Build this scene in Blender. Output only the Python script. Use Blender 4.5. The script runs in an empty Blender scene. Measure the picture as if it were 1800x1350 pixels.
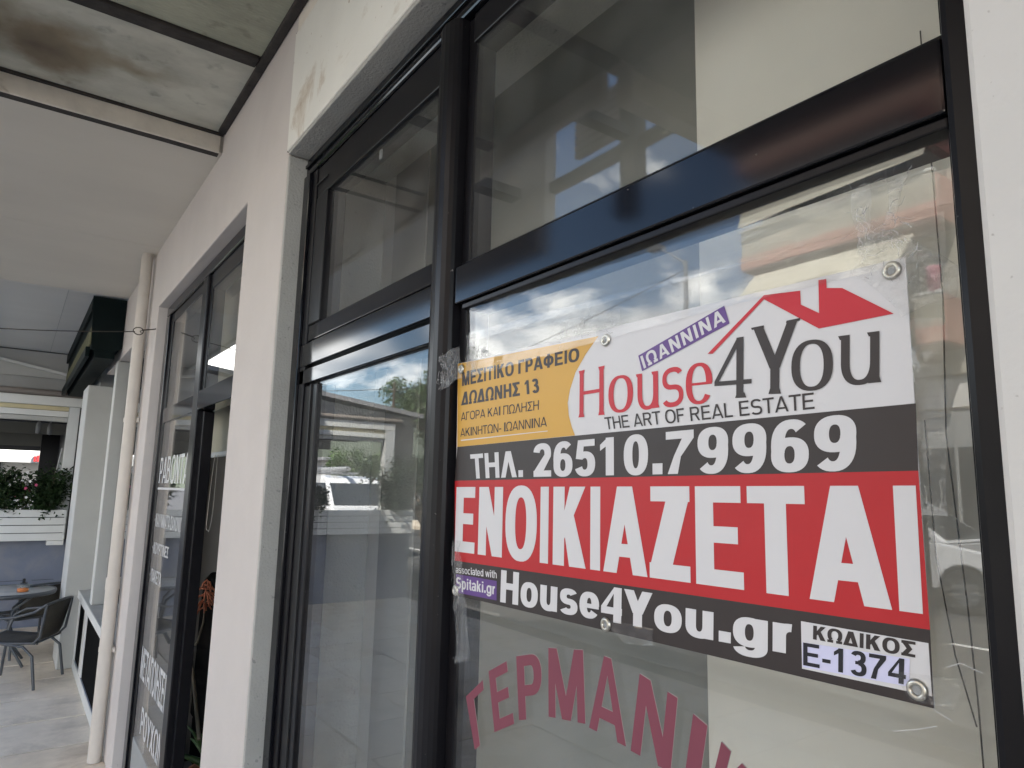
import bpy, bmesh, math, random
from mathutils import Vector, Matrix, noise
from mathutils.geometry import delaunay_2d_cdt
R = math.radians
random.seed(7)
scene = bpy.context.scene
col = scene.collection

# ---------------------------------------------------------------- camera
cam = bpy.data.cameras.new('camera')
cam.sensor_width = 36.0
cam.lens = 24.2
cam.clip_start = 0.02
cam.clip_end = 600
cam_o = bpy.data.objects.new('camera', cam)
col.objects.link(cam_o)
RX_ = (0.58375848, 0.81162228, 0.02225539)      # camera right in the world
DN_ = (-0.11000311, 0.10621801, -0.98823937)    # camera down
FW_ = (-0.80444102, 0.57444495, 0.15128664)     # camera forward
m = Matrix(((RX_[0], -DN_[0], -FW_[0], 0), (RX_[1], -DN_[1], -FW_[1], 0), (RX_[2], -DN_[2], -FW_[2], 1.635), (0, 0, 0, 1)))
cam_o.matrix_world = m
scene.camera = cam_o

# ---------------------------------------------------------------- sky, sun, exposure
SUN_EL, SUN_AZ = R(52), R(62)       # sun behind the shop, azimuth from +X towards +Y
world = bpy.data.worlds.new('World')
scene.world = world
world.use_nodes = True
nt = world.node_tree
nt.nodes.clear()
N = nt.nodes.new
out = N('ShaderNodeOutputWorld')
bg = N('ShaderNodeBackground')
sky = N('ShaderNodeTexSky')
sky.sky_type = 'NISHITA'
sky.sun_disc = False
sky.sun_elevation = SUN_EL
sky.sun_rotation = math.pi / 2 - SUN_AZ
sky.air_density = 1.2
sky.dust_density = 0.15
sky.ozone_density = 4.0
tc = N('ShaderNodeTexCoord')
mp = N('ShaderNodeMapping')
mp.inputs['Scale'].default_value = (1, 1, 2.2)
mp.inputs['Location'].default_value = (4, 1, 7)
n1 = N('ShaderNodeTexNoise')
n1.inputs['Scale'].default_value = 3.4
n1.inputs['Detail'].default_value = 9
n1.inputs['Roughness'].default_value = 0.56
n1.inputs['Distortion'].default_value = 0.25
r1 = N('ShaderNodeValToRGB')
r1.color_ramp.elements[0].position = 0.495
r1.color_ramp.elements[1].position = 0.575
# more cloud near the horizon, clear blue higher up
sep = N('ShaderNodeSeparateXYZ')
hz = N('ShaderNodeMapRange')
hz.inputs['From Min'].default_value = 0.05
hz.inputs['From Max'].default_value = 0.5
hz.inputs['To Min'].default_value = 0.135
hz.inputs['To Max'].default_value = -0.19
add = N('ShaderNodeMath'); add.operation = 'ADD'
n2 = N('ShaderNodeTexNoise')
n2.inputs['Scale'].default_value = 7.5
n2.inputs['Detail'].default_value = 6
cr = N('ShaderNodeValToRGB')
cr.color_ramp.elements[0].position = 0.3
cr.color_ramp.elements[0].color = (7.5, 7.8, 8.4, 1)
cr.color_ramp.elements[1].position = 0.65
cr.color_ramp.elements[1].color = (23, 23, 22.3, 1)
mx = N('ShaderNodeMixRGB')
L = nt.links.new
L(tc.outputs['Generated'], mp.inputs['Vector'])
L(mp.outputs[0], n1.inputs['Vector'])
L(mp.outputs[0], n2.inputs['Vector'])
L(tc.outputs['Generated'], sep.inputs[0])
L(sep.outputs['Z'], hz.inputs['Value'])
L(n1.outputs['Fac'], add.inputs[0])
L(hz.outputs[0], add.inputs[1])
L(add.outputs[0], r1.inputs[0])
L(r1.outputs[0], mx.inputs['Fac'])
L(n2.outputs['Fac'], cr.inputs[0])
L(sky.outputs[0], mx.inputs[1])
L(cr.outputs[0], mx.inputs[2])
L(mx.outputs[0], bg.inputs['Color'])
bg.inputs['Strength'].default_value = 0.075
L(bg.outputs[0], out.inputs['Surface'])

sun = bpy.data.lights.new('sun', 'SUN')
sun.energy = 4.8
sun.angle = R(0.53)
sun.color = (1.0, 0.95, 0.87)
sun_o = bpy.data.objects.new('sun', sun)
col.objects.link(sun_o)
sd = Vector((math.cos(SUN_EL) * math.cos(SUN_AZ), math.cos(SUN_EL) * math.sin(SUN_AZ), math.sin(SUN_EL)))
sun_o.rotation_euler = sd.to_track_quat('Z', 'Y').to_euler()
sun_o.location = (0, 0, 30)

scene.view_settings.view_transform = 'Standard'
scene.view_settings.look = 'None'
scene.view_settings.gamma = 1
scene.view_settings.exposure = 2.48
scene.view_settings.use_curve_mapping = False
scene.render.engine = 'CYCLES'
scene.cycles.max_bounces = 9
scene.cycles.diffuse_bounces = 5
scene.cycles.transparent_max_bounces = 24
scene.cycles.use_denoising = True
scene.cycles.sample_clamp_indirect = 8

# ---------------------------------------------------------------- materials
MATS = {}
def new_mat(name):
    mt = bpy.data.materials.new(name)
    mt.use_nodes = True
    t = mt.node_tree
    t.nodes.clear()
    o = t.nodes.new('ShaderNodeOutputMaterial')
    MATS[name] = mt
    return mt, t, o

def rgb(c):
    return (c[0], c[1], c[2], 1)

def mat(name, base, rough=0.7, var=0.12, vscale=3.0, bump=0.0, bscale=60.0, spec=0.4, metal=0.0, second=None, sscale=2.0, slo=0.5, shi=0.65,
        speck=None, speck_scale=180.0, speck_t=0.72, stretch=(1, 1, 1), transl=0.0, coat=0.0):
    """a diffuse material whose colour varies with noise; `second` is a stain or wear colour laid on in patches, `speck` small dots"""
    mt, t, o = new_mat(name)
    n = t.nodes.new
    l = t.links.new
    tc = n('ShaderNodeTexCoord')
    mp = n('ShaderNodeMapping')
    mp.inputs['Scale'].default_value = stretch
    l(tc.outputs['Object'], mp.inputs[0])
    no = n('ShaderNodeTexNoise')
    no.inputs['Scale'].default_value = vscale
    no.inputs['Detail'].default_value = 7
    no.inputs['Roughness'].default_value = 0.6
    l(mp.outputs[0], no.inputs['Vector'])
    mr = n('ShaderNodeMapRange')
    mr.inputs['From Min'].default_value = 0.3
    mr.inputs['From Max'].default_value = 0.7
    mr.inputs['To Min'].default_value = 1 - var
    mr.inputs['To Max'].default_value = 1 + var
    l(no.outputs['Fac'], mr.inputs[0])
    vm = n('ShaderNodeVectorMath')
    vm.operation = 'SCALE'
    vm.inputs[0].default_value = base
    l(mr.outputs[0], vm.inputs['Scale'])
    c = vm.outputs[0]
    if second:
        n2 = n('ShaderNodeTexNoise')
        n2.inputs['Scale'].default_value = sscale
        n2.inputs['Detail'].default_value = 9
        n2.inputs['Roughness'].default_value = 0.65
        n2.inputs['Distortion'].default_value = 0.4
        l(mp.outputs[0], n2.inputs['Vector'])
        rp = n('ShaderNodeValToRGB')
        rp.color_ramp.elements[0].position = slo
        rp.color_ramp.elements[1].position = shi
        l(n2.outputs['Fac'], rp.inputs[0])
        mi = n('ShaderNodeMixRGB')
        mi.inputs[2].default_value = rgb(second)
        l(rp.outputs[0], mi.inputs[0])
        l(c, mi.inputs[1])
        c = mi.outputs[0]
    if speck:
        n3 = n('ShaderNodeTexNoise')
        n3.inputs['Scale'].default_value = speck_scale
        n3.inputs['Detail'].default_value = 2
        l(tc.outputs['Object'], n3.inputs['Vector'])
        rp = n('ShaderNodeValToRGB')
        rp.color_ramp.elements[0].position = speck_t
        rp.color_ramp.elements[1].position = min(1, speck_t + 0.05)
        l(n3.outputs['Fac'], rp.inputs[0])
        mi = n('ShaderNodeMixRGB')
        mi.inputs[2].default_value = rgb(speck)
        l(rp.outputs[0], mi.inputs[0])
        l(c, mi.inputs[1])
        c = mi.outputs[0]
    b = n('ShaderNodeBsdfPrincipled')
    l(c, b.inputs['Base Color'])
    b.inputs['Roughness'].default_value = rough
    b.inputs['Specular IOR Level'].default_value = spec
    b.inputs['Metallic'].default_value = metal
    b.inputs['Coat Weight'].default_value = coat
    b.inputs['Coat Roughness'].default_value = 0.05
    if bump:
        nb = n('ShaderNodeTexNoise')
        nb.inputs['Scale'].default_value = bscale
        nb.inputs['Detail'].default_value = 5
        l(mp.outputs[0], nb.inputs['Vector'])
        bp = n('ShaderNodeBump')
        bp.inputs['Strength'].default_value = 1.0
        bp.inputs['Distance'].default_value = bump
        l(nb.outputs['Fac'], bp.inputs['Height'])
        l(bp.outputs[0], b.inputs['Normal'])
    sh = b.outputs[0]
    if transl:
        tr = n('ShaderNodeBsdfTranslucent')
        l(c, tr.inputs[0])
        ms = n('ShaderNodeMixShader')
        ms.inputs[0].default_value = transl
        l(sh, ms.inputs[1]); l(tr.outputs[0], ms.inputs[2])
        sh = ms.outputs[0]
    l(sh, o.inputs[0])
    return mt

def glass_mat(name, tint=(0.86, 0.89, 0.87), haze=0.0, rough=0.0, r0=0.045, bump=0.0, bscale=40.0, hazecol=(0.8, 0.8, 0.8), streak=False):
    """one face of a pane or film: clear, with mirror reflection growing towards grazing angles and a pale haze painted in, patchy by noise"""
    mt, t, o = new_mat(name)
    n = t.nodes.new
    l = t.links.new
    geo = n('ShaderNodeNewGeometry')
    dot = n('ShaderNodeVectorMath'); dot.operation = 'DOT_PRODUCT'
    l(geo.outputs['Normal'], dot.inputs[0]); l(geo.outputs['Incoming'], dot.inputs[1])
    ab = n('ShaderNodeMath'); ab.operation = 'ABSOLUTE'; l(dot.outputs['Value'], ab.inputs[0])
    om = n('ShaderNodeMath'); om.operation = 'SUBTRACT'; om.inputs[0].default_value = 1; l(ab.outputs[0], om.inputs[1])
    pw = n('ShaderNodeMath'); pw.operation = 'POWER'; pw.inputs[1].default_value = 5; l(om.outputs[0], pw.inputs[0])
    ma = n('ShaderNodeMath'); ma.operation = 'MULTIPLY_ADD'; ma.inputs[1].default_value = 1 - r0; ma.inputs[2].default_value = r0
    l(pw.outputs[0], ma.inputs[0])
    tr = n('ShaderNodeBsdfTransparent'); tr.inputs[0].default_value = rgb(tint)
    gl = n('ShaderNodeBsdfGlossy'); gl.inputs['Roughness'].default_value = rough
    body = tr.outputs[0]
    tc = n('ShaderNodeTexCoord')
    if haze:
        df = n('ShaderNodeBsdfDiffuse'); df.inputs[0].default_value = rgb(hazecol)
        mh = n('ShaderNodeMixShader')
        hn = n('ShaderNodeTexNoise'); hn.inputs['Scale'].default_value = 9 if not streak else 30
        hn.inputs['Detail'].default_value = 8
        mp = n('ShaderNodeMapping')
        mp.inputs['Scale'].default_value = (0.15, 1, 6) if streak else (1, 1, 1)
        l(tc.outputs['Object'], mp.inputs[0]); l(mp.outputs[0], hn.inputs['Vector'])
        mr = n('ShaderNodeMapRange'); mr.inputs['From Min'].default_value = 0.35; mr.inputs['From Max'].default_value = 0.75
        mr.inputs['To Min'].default_value = haze * 0.5; mr.inputs['To Max'].default_value = haze * 1.9
        l(hn.outputs['Fac'], mr.inputs[0]); l(mr.outputs[0], mh.inputs[0])
        l(tr.outputs[0], mh.inputs[1]); l(df.outputs[0], mh.inputs[2])
        body = mh.outputs[0]
    ms = n('ShaderNodeMixShader')
    l(ma.outputs[0], ms.inputs[0]); l(body, ms.inputs[1]); l(gl.outputs[0], ms.inputs[2])
    if bump:
        nb = n('ShaderNodeTexNoise'); nb.inputs['Scale'].default_value = bscale; nb.inputs['Detail'].default_value = 5
        nb.inputs['Distortion'].default_value = 1.2
        mpb = n('ShaderNodeMapping')
        mpb.inputs['Scale'].default_value = (0.2, 1, 4) if streak else (1, 1, 1)
        l(tc.outputs['Object'], mpb.inputs[0]); l(mpb.outputs[0], nb.inputs['Vector'])
        bp = n('ShaderNodeBump'); bp.inputs['Distance'].default_value = bump
        l(nb.outputs['Fac'], bp.inputs['Height']); l(bp.outputs[0], gl.inputs['Normal'])
    l(ms.outputs[0], o.inputs[0])
    return mt

mat('plaster_pink', (0.545, 0.505, 0.475), 0.85, 0.05, 2.0, 0.0012, 55, second=(0.49, 0.45, 0.425), sscale=1.2, slo=0.52, shi=0.8, speck=(0.36, 0.33, 0.30), speck_scale=45, speck_t=0.745)
mat('plaster_white', (0.585, 0.57, 0.55), 0.8, 0.04, 3.0, 0.0009, 90, speck=(0.40, 0.38, 0.36), speck_scale=110, speck_t=0.70)
mat('plaster_fascia', (0.68, 0.67, 0.62), 0.8, 0.05, 3.0, 0.001, 60, second=(0.36, 0.27, 0.18), sscale=4.5, slo=0.575, shi=0.76, speck=(0.3, 0.22, 0.15), speck_scale=60, speck_t=0.74)
mat('reveal_cement', (0.365, 0.36, 0.335), 0.9, 0.07, 5.0, 0.003, 130, speck=(0.26, 0.26, 0.25), speck_scale=60, speck_t=0.69)
mat('concrete_soffit', (0.60, 0.565, 0.50), 0.9, 0.07, 1.2, 0.0016, 30, stretch=(1, 0.35, 1))
mat('soffit_lip', (0.66, 0.615, 0.54), 0.9, 0.12, 6.0, 0.003, 30, second=(0.3, 0.25, 0.2), sscale=6, slo=0.6, shi=0.75)
mat('dark_joint_shadow', (0.035, 0.030, 0.027), 0.8, 0.4, 12.0, 0.003, 50)
mat('black_alu', (0.006, 0.006, 0.008), 0.09, 0.25, 5.0, spec=0.30, speck=(0.16, 0.15, 0.14), speck_scale=120, speck_t=0.755)
mat('black_alu_dull', (0.009, 0.0085, 0.010), 0.28, 0.2, 8.0, spec=0.16, speck=(0.16, 0.15, 0.14), speck_scale=120, speck_t=0.76)
mat('rubber', (0.012, 0.012, 0.012), 0.6, 0.2, 20)
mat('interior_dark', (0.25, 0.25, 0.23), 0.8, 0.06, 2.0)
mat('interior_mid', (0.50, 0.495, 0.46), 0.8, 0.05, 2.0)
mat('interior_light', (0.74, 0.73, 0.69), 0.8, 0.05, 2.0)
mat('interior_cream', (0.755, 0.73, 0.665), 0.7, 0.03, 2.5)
mat('interior_floor', (0.22, 0.21, 0.2), 0.6, 0.08, 3)
mat('interior_taupe', (0.30, 0.27, 0.245), 0.8, 0.05, 2)
mat('upper_wall', (0.6, 0.57, 0.52), 0.85, 0.06, 1)
mat('cladding_grey', (0.42, 0.42, 0.40), 0.85, 0.06, 1)
mat('pipe_plastic', (0.56, 0.515, 0.46), 0.5, 0.06, 6.0, 0.0004, 40, second=(0.45, 0.38, 0.31), sscale=3, slo=0.6, shi=0.8)
mat('wire', (0.055, 0.045, 0.035), 0.6, 0.3, 30)
mat('green_awning', (0.004, 0.009, 0.009), 0.6, 0.2, 6, spec=0.1)
mat('olive_fabric', (0.12, 0.115, 0.055), 0.85, 0.15, 14, second=(0.05, 0.06, 0.04), sscale=8)
mat('cafe_blue', (0.155, 0.175, 0.225), 0.8, 0.10, 2.2, 0.001, 30, second=(0.20, 0.21, 0.24), sscale=3)
mat('white_paint', (0.62, 0.625, 0.60), 0.6, 0.05, 4.0, 0.0004, 60)
mat('white_paint_cool', (0.56, 0.575, 0.57), 0.6, 0.05, 4.0, 0.0004, 60)
mat('pier_grey', (0.40, 0.40, 0.375), 0.8, 0.05, 3.0, 0.0008, 50)
mat('sill_marble', (0.36, 0.37, 0.36), 0.45, 0.10, 7.0)
mat('yellowed_slat', (0.50, 0.44, 0.27), 0.6, 0.10, 6.0)
mat('awning_sheet', (0.66, 0.645, 0.61), 0.75, 0.04, 1.0, 0.0006, 18, stretch=(3, 0.3, 1), transl=0.25)
mat('grey_fabric', (0.30, 0.30, 0.29), 0.85, 0.10, 3.0, 0.001, 20)
mat('roller_brown', (0.20, 0.175, 0.155), 0.5, 0.2, 8.0, stretch=(1, 0.1, 1))
mat('paving', (0.73, 0.63, 0.49), 0.85, 0.16, 2.6, 0.0018, 22, second=(0.48, 0.38, 0.28), sscale=1.7, slo=0.47, shi=0.68, speck=(0.16, 0.14, 0.12), speck_scale=26, speck_t=0.74)
mat('paving_b', (0.76, 0.675, 0.55), 0.85, 0.12, 3.1, 0.0018, 22, second=(0.50, 0.44, 0.36), sscale=2.2, slo=0.45, shi=0.7, speck=(0.16, 0.14, 0.12), speck_scale=30, speck_t=0.74)
mat('paving_joint', (0.05, 0.045, 0.04), 0.95, 0.2, 10)
mat('asphalt', (0.055, 0.055, 0.057), 0.9, 0.15, 1.2, 0.004, 60, second=(0.075, 0.073, 0.07), sscale=0.8)
mat('kerb', (0.17, 0.165, 0.155), 0.85, 0.1, 3, 0.001, 30)
mat('road_paint', (0.72, 0.72, 0.70), 0.7, 0.06, 6)
mat('chair_frame', (0.055, 0.062, 0.070), 0.35, 0.12, 12, spec=0.6)
mat('chair_mesh', (0.055, 0.050, 0.042), 0.75, 0.15, 60, 0.0012, 260)
mat('leaf_dark', (0.022, 0.045, 0.014), 0.55, 0.35, 5, transl=0.25)
mat('leaf_green', (0.045, 0.095, 0.020), 0.5, 0.35, 4, transl=0.3)
mat('leaf_light', (0.09, 0.145, 0.045), 0.5, 0.3, 0.8, transl=0.3)
mat('leaf_aloe', (0.035, 0.075, 0.025), 0.45, 0.3, 8)
mat('bark', (0.10, 0.075, 0.055), 0.9, 0.3, 12, 0.004, 30)
mat('stem', (0.10, 0.085, 0.06), 0.7, 0.2, 12)
mat('flower_orange', (0.50, 0.17, 0.09), 0.6, 0.2, 30, transl=0.2)
mat('flower_pink', (0.75, 0.14, 0.28), 0.6, 0.2, 30)
mat('flower_white', (0.8, 0.8, 0.78), 0.6, 0.1, 30)
mat('blind_fabric', (0.62, 0.60, 0.50), 0.85, 0.04, 3, transl=0.35)
mat('cord', (0.62, 0.60, 0.57), 0.6, 0.08, 20)
mat('print_white', (0.62, 0.612, 0.625), 0.42, 0.015, 6, 0.0022, 9, spec=0.38)
mat('print_yellow', (0.60, 0.335, 0.05), 0.42, 0.02, 6, 0.0022, 9, spec=0.38)
mat('print_black', (0.030, 0.022, 0.021), 0.42, 0.05, 6, 0.0022, 9, spec=0.38)
mat('print_red', (0.44, 0.012, 0.017), 0.42, 0.03, 6, 0.0022, 9, spec=0.36)
mat('print_logo_red', (0.50, 0.018, 0.032), 0.42, 0.03, 6, 0.0022, 9, spec=0.36)
mat('print_purple', (0.105, 0.042, 0.215), 0.42, 0.03, 6, spec=0.45)
mat('print_lilac', (0.60, 0.60, 0.80), 0.42, 0.02, 6, spec=0.45)
mat('print_ink', (0.006, 0.006, 0.012), 0.42, 0.03, 6, spec=0.45)
mat('eyelet_metal', (0.55, 0.53, 0.47), 0.30, 0.1, 30, metal=1.0)
mat('plum_vinyl', (0.19, 0.045, 0.07), 0.5, 0.05, 8)
mat('plum_edge_highlight', (0.30, 0.27, 0.26), 0.5, 0.05, 8)
mat('white_vinyl', (0.52, 0.52, 0.52), 0.5, 0.05, 8)
mat('render_cream', (0.37, 0.345, 0.285), 0.85, 0.06, 0.8, second=(0.29, 0.27, 0.22), sscale=0.7)
mat('render_white', (0.62, 0.61, 0.58), 0.85, 0.05, 0.7)
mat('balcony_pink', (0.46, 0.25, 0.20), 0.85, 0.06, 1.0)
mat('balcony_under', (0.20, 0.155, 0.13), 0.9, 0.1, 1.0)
mat('shutter_grey', (0.30, 0.31, 0.31), 0.5, 0.08, 3)
mat('awning_cream', (0.58, 0.55, 0.45), 0.85, 0.05, 1)
mat('metal_bright', (0.62, 0.64, 0.66), 0.35, 0.1, 3, metal=0.6)
mat('maroon', (0.14, 0.03, 0.03), 0.6, 0.1, 3)
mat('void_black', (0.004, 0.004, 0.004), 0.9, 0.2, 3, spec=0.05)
mat('pipe_nub', (0.5, 0.45, 0.4), 0.6)
mat('shop_glass_dark', (0.035, 0.04, 0.045), 0.08, 0.2, 1, spec=0.7)
mat('steel_frame', (0.05, 0.052, 0.056), 0.45, 0.1, 5)
mat('car_white', (0.78, 0.79, 0.80), 0.25, 0.02, 3, spec=0.5, coat=1.0)
mat('car_glass', (0.02, 0.025, 0.03), 0.05, 0.1, 1, spec=0.8)
mat('tyre', (0.02, 0.02, 0.02), 0.8, 0.1, 10)
mat('alloy', (0.45, 0.46, 0.47), 0.3, 0.1, 10, metal=0.8)
mat('lamp_grey', (0.28, 0.29, 0.30), 0.5, 0.1, 6)
mat('headlight', (0.7, 0.72, 0.74), 0.08, 0.05, 6, spec=0.8)
mat('pale_wall', (0.45, 0.44, 0.42), 0.85, 0.06, 0.5)
mat('roof_tile', (0.36, 0.15, 0.09), 0.85, 0.15, 2)
mat('grey_roof', (0.30, 0.30, 0.31), 0.7, 0.1, 1)
mat('blue_sign', (0.03, 0.16, 0.5), 0.5, 0.1, 3)
mat('sign_red', (0.55, 0.03, 0.03), 0.5, 0.1, 3)
mat('hill_green', (0.085, 0.10, 0.075), 0.95, 0.3, 0.05)
mat('candle_orange', (0.75, 0.22, 0.05), 0.4, 0.1, 20)
mat('black_plastic', (0.02, 0.02, 0.02), 0.4, 0.1, 20)
mat('wood_pale', (0.50, 0.42, 0.28), 0.7, 0.1, 20)
glass_mat('pane_glass', (0.97, 0.975, 0.965), haze=0.018, r0=0.05)  # diffuse haze painted in to pale the sky reflection
glass_mat('clear_glass', (0.9, 0.93, 0.92), haze=0.01, r0=0.05)
glass_mat('tape_film', (0.97, 0.97, 0.965), haze=0.035, rough=0.008, r0=0.04, bump=0.00007, bscale=26, streak=True, hazecol=(0.75, 0.75, 0.76))
glass_mat('tape_wrinkle_glint', (0.9, 0.9, 0.9), haze=0.22, rough=0.1, r0=0.10, hazecol=(0.9, 0.9, 0.9))  # pale stroke colour for glints on the creased tape
glass_mat('tape_crumpled', (0.97, 0.97, 0.965), haze=0.05, rough=0.08, r0=0.07, bump=0.005, bscale=90, hazecol=(0.8, 0.8, 0.8))
glass_mat('lens_glass', (0.9, 0.93, 0.92), haze=0.02, r0=0.05)

# patched ceiling panels: fibre board, weathered, with one sooty brown stain in the middle of a panel
def panel_mat(name, base, stain_at=None, lines=True, warm=(0.30, 0.26, 0.17)):
    mt, t, o = new_mat(name)
    n = t.nodes.new
    l = t.links.new
    tc = n('ShaderNodeTexCoord')
    no = n('ShaderNodeTexNoise'); no.inputs['Scale'].default_value = 3.4; no.inputs['Detail'].default_value = 10; no.inputs['Roughness'].default_value = 0.62
    mp = n('ShaderNodeMapping'); mp.inputs['Scale'].default_value = (1.3, 0.7, 1)
    l(tc.outputs['Object'], mp.inputs[0]); l(mp.outputs[0], no.inputs['Vector'])
    cr = n('ShaderNodeValToRGB')
    cr.color_ramp.elements[0].position = 0.34; cr.color_ramp.elements[0].color = rgb([c * 0.72 for c in base])
    cr.color_ramp.elements[1].position = 0.62; cr.color_ramp.elements[1].color = rgb([c * 1.1 for c in base])
    l(no.outputs['Fac'], cr.inputs[0])
    c = cr.outputs[0]
    n2 = n('ShaderNodeTexNoise'); n2.inputs['Scale'].default_value = 11; n2.inputs['Detail'].default_value = 8
    l(tc.outputs['Object'], n2.inputs['Vector'])
    r2 = n('ShaderNodeValToRGB'); r2.color_ramp.elements[0].position = 0.60; r2.color_ramp.elements[1].position = 0.80
    l(n2.outputs['Fac'], r2.inputs[0])
    mi = n('ShaderNodeMixRGB'); mi.inputs[2].default_value = rgb([b * 0.42 for b in base]); l(r2.outputs[0], mi.inputs[0]); l(c, mi.inputs[1]); c = mi.outputs[0]
    if stain_at:
        for (sx, sy, rx, ry, colr, sharp) in stain_at:
            v = n('ShaderNodeVectorMath'); v.operation = 'SUBTRACT'; v.inputs[1].default_value = (sx, sy, 0)
            l(tc.outputs['Object'], v.inputs[0])
            # distort by noise so that the rim is ragged
            n3 = n('ShaderNodeTexNoise'); n3.inputs['Scale'].default_value = 4.5; n3.inputs['Detail'].default_value = 8
            l(tc.outputs['Object'], n3.inputs['Vector'])
            v3 = n('ShaderNodeVectorMath'); v3.operation = 'MULTIPLY_ADD'; v3.inputs[1].default_value = (0.42, 0.42, 0); v3.inputs[2].default_value = (-0.21, -0.21, 0)
            l(n3.outputs['Color'], v3.inputs[0])
            va = n('ShaderNodeVectorMath'); va.operation = 'ADD'; l(v.outputs[0], va.inputs[0]); l(v3.outputs[0], va.inputs[1])
            vs = n('ShaderNodeVectorMath'); vs.operation = 'MULTIPLY'; vs.inputs[1].default_value = (1 / rx, 1 / ry, 0); l(va.outputs[0], vs.inputs[0])
            le = n('ShaderNodeVectorMath'); le.operation = 'LENGTH'; l(vs.outputs[0], le.inputs[0])
            mr = n('ShaderNodeMapRange'); mr.inputs['From Min'].default_value = 1.0; mr.inputs['From Max'].default_value = sharp
            mr.inputs['To Min'].default_value = 0; mr.inputs['To Max'].default_value = 0.85
            l(le.outputs['Value'], mr.inputs[0])
            mi = n('ShaderNodeMixRGB'); mi.inputs[2].default_value = rgb(colr); l(mr.outputs[0], mi.inputs[0]); l(c, mi.inputs[1]); c = mi.outputs[0]
    b = n('ShaderNodeBsdfPrincipled'); b.inputs['Roughness'].default_value = 0.8; b.inputs['Specular IOR Level'].default_value = 0.25
    l(c, b.inputs['Base Color'])
    if lines:
        w = n('ShaderNodeTexWave'); w.bands_direction = 'X'; w.inputs['Scale'].default_value = 24; w.inputs['Distortion'].default_value = 0.2
        l(tc.outputs['Object'], w.inputs['Vector'])
        bp = n('ShaderNodeBump'); bp.inputs['Distance'].default_value = 0.0012; l(w.outputs['Fac'], bp.inputs['Height']); l(bp.outputs[0], b.inputs['Normal'])
    l(b.outputs[0], o.inputs[0])
panel_mat('panel_green', (0.355, 0.36, 0.285))
panel_mat('panel_grey', (0.50, 0.495, 0.43), [(-.53, -.68, 0.27, 0.27, (0.24, 0.19, 0.12), 0.5), (-.56, -.70, 0.19, 0.20, (0.13, 0.10, 0.075), 0.1),
                                           (-.52, -.40, 0.09, 0.24, (0.26, 0.22, 0.15), 0.1)], lines=False)

# ---------------------------------------------------------------- object helpers
def link(o, parent=None):
    col.objects.link(o)
    if parent is not None:
        o.parent = parent
    return o

def wloc(p):
    v = Vector((0, 0, 0))
    while p is not None:
        v = v + p.location
        p = p.parent
    return v

def tag(o, label=None, cat=None, group=None, kind=None):
    if label: o['label'] = label
    if cat: o['category'] = cat
    if group: o['group'] = group
    if kind: o['kind'] = kind
    return o

def thing(name, label, cat, loc=(0, 0, 0), group=None):
    o = bpy.data.objects.new(name, None)
    o.empty_display_size = 0.1
    o.location = loc
    link(o)
    return tag(o, label, cat, group)

def copy_tree(o, parent=None):
    c = o.copy()
    col.objects.link(c)
    c.parent = parent
    for ch in list(o.children):
        copy_tree(ch, c)
    return c

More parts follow.
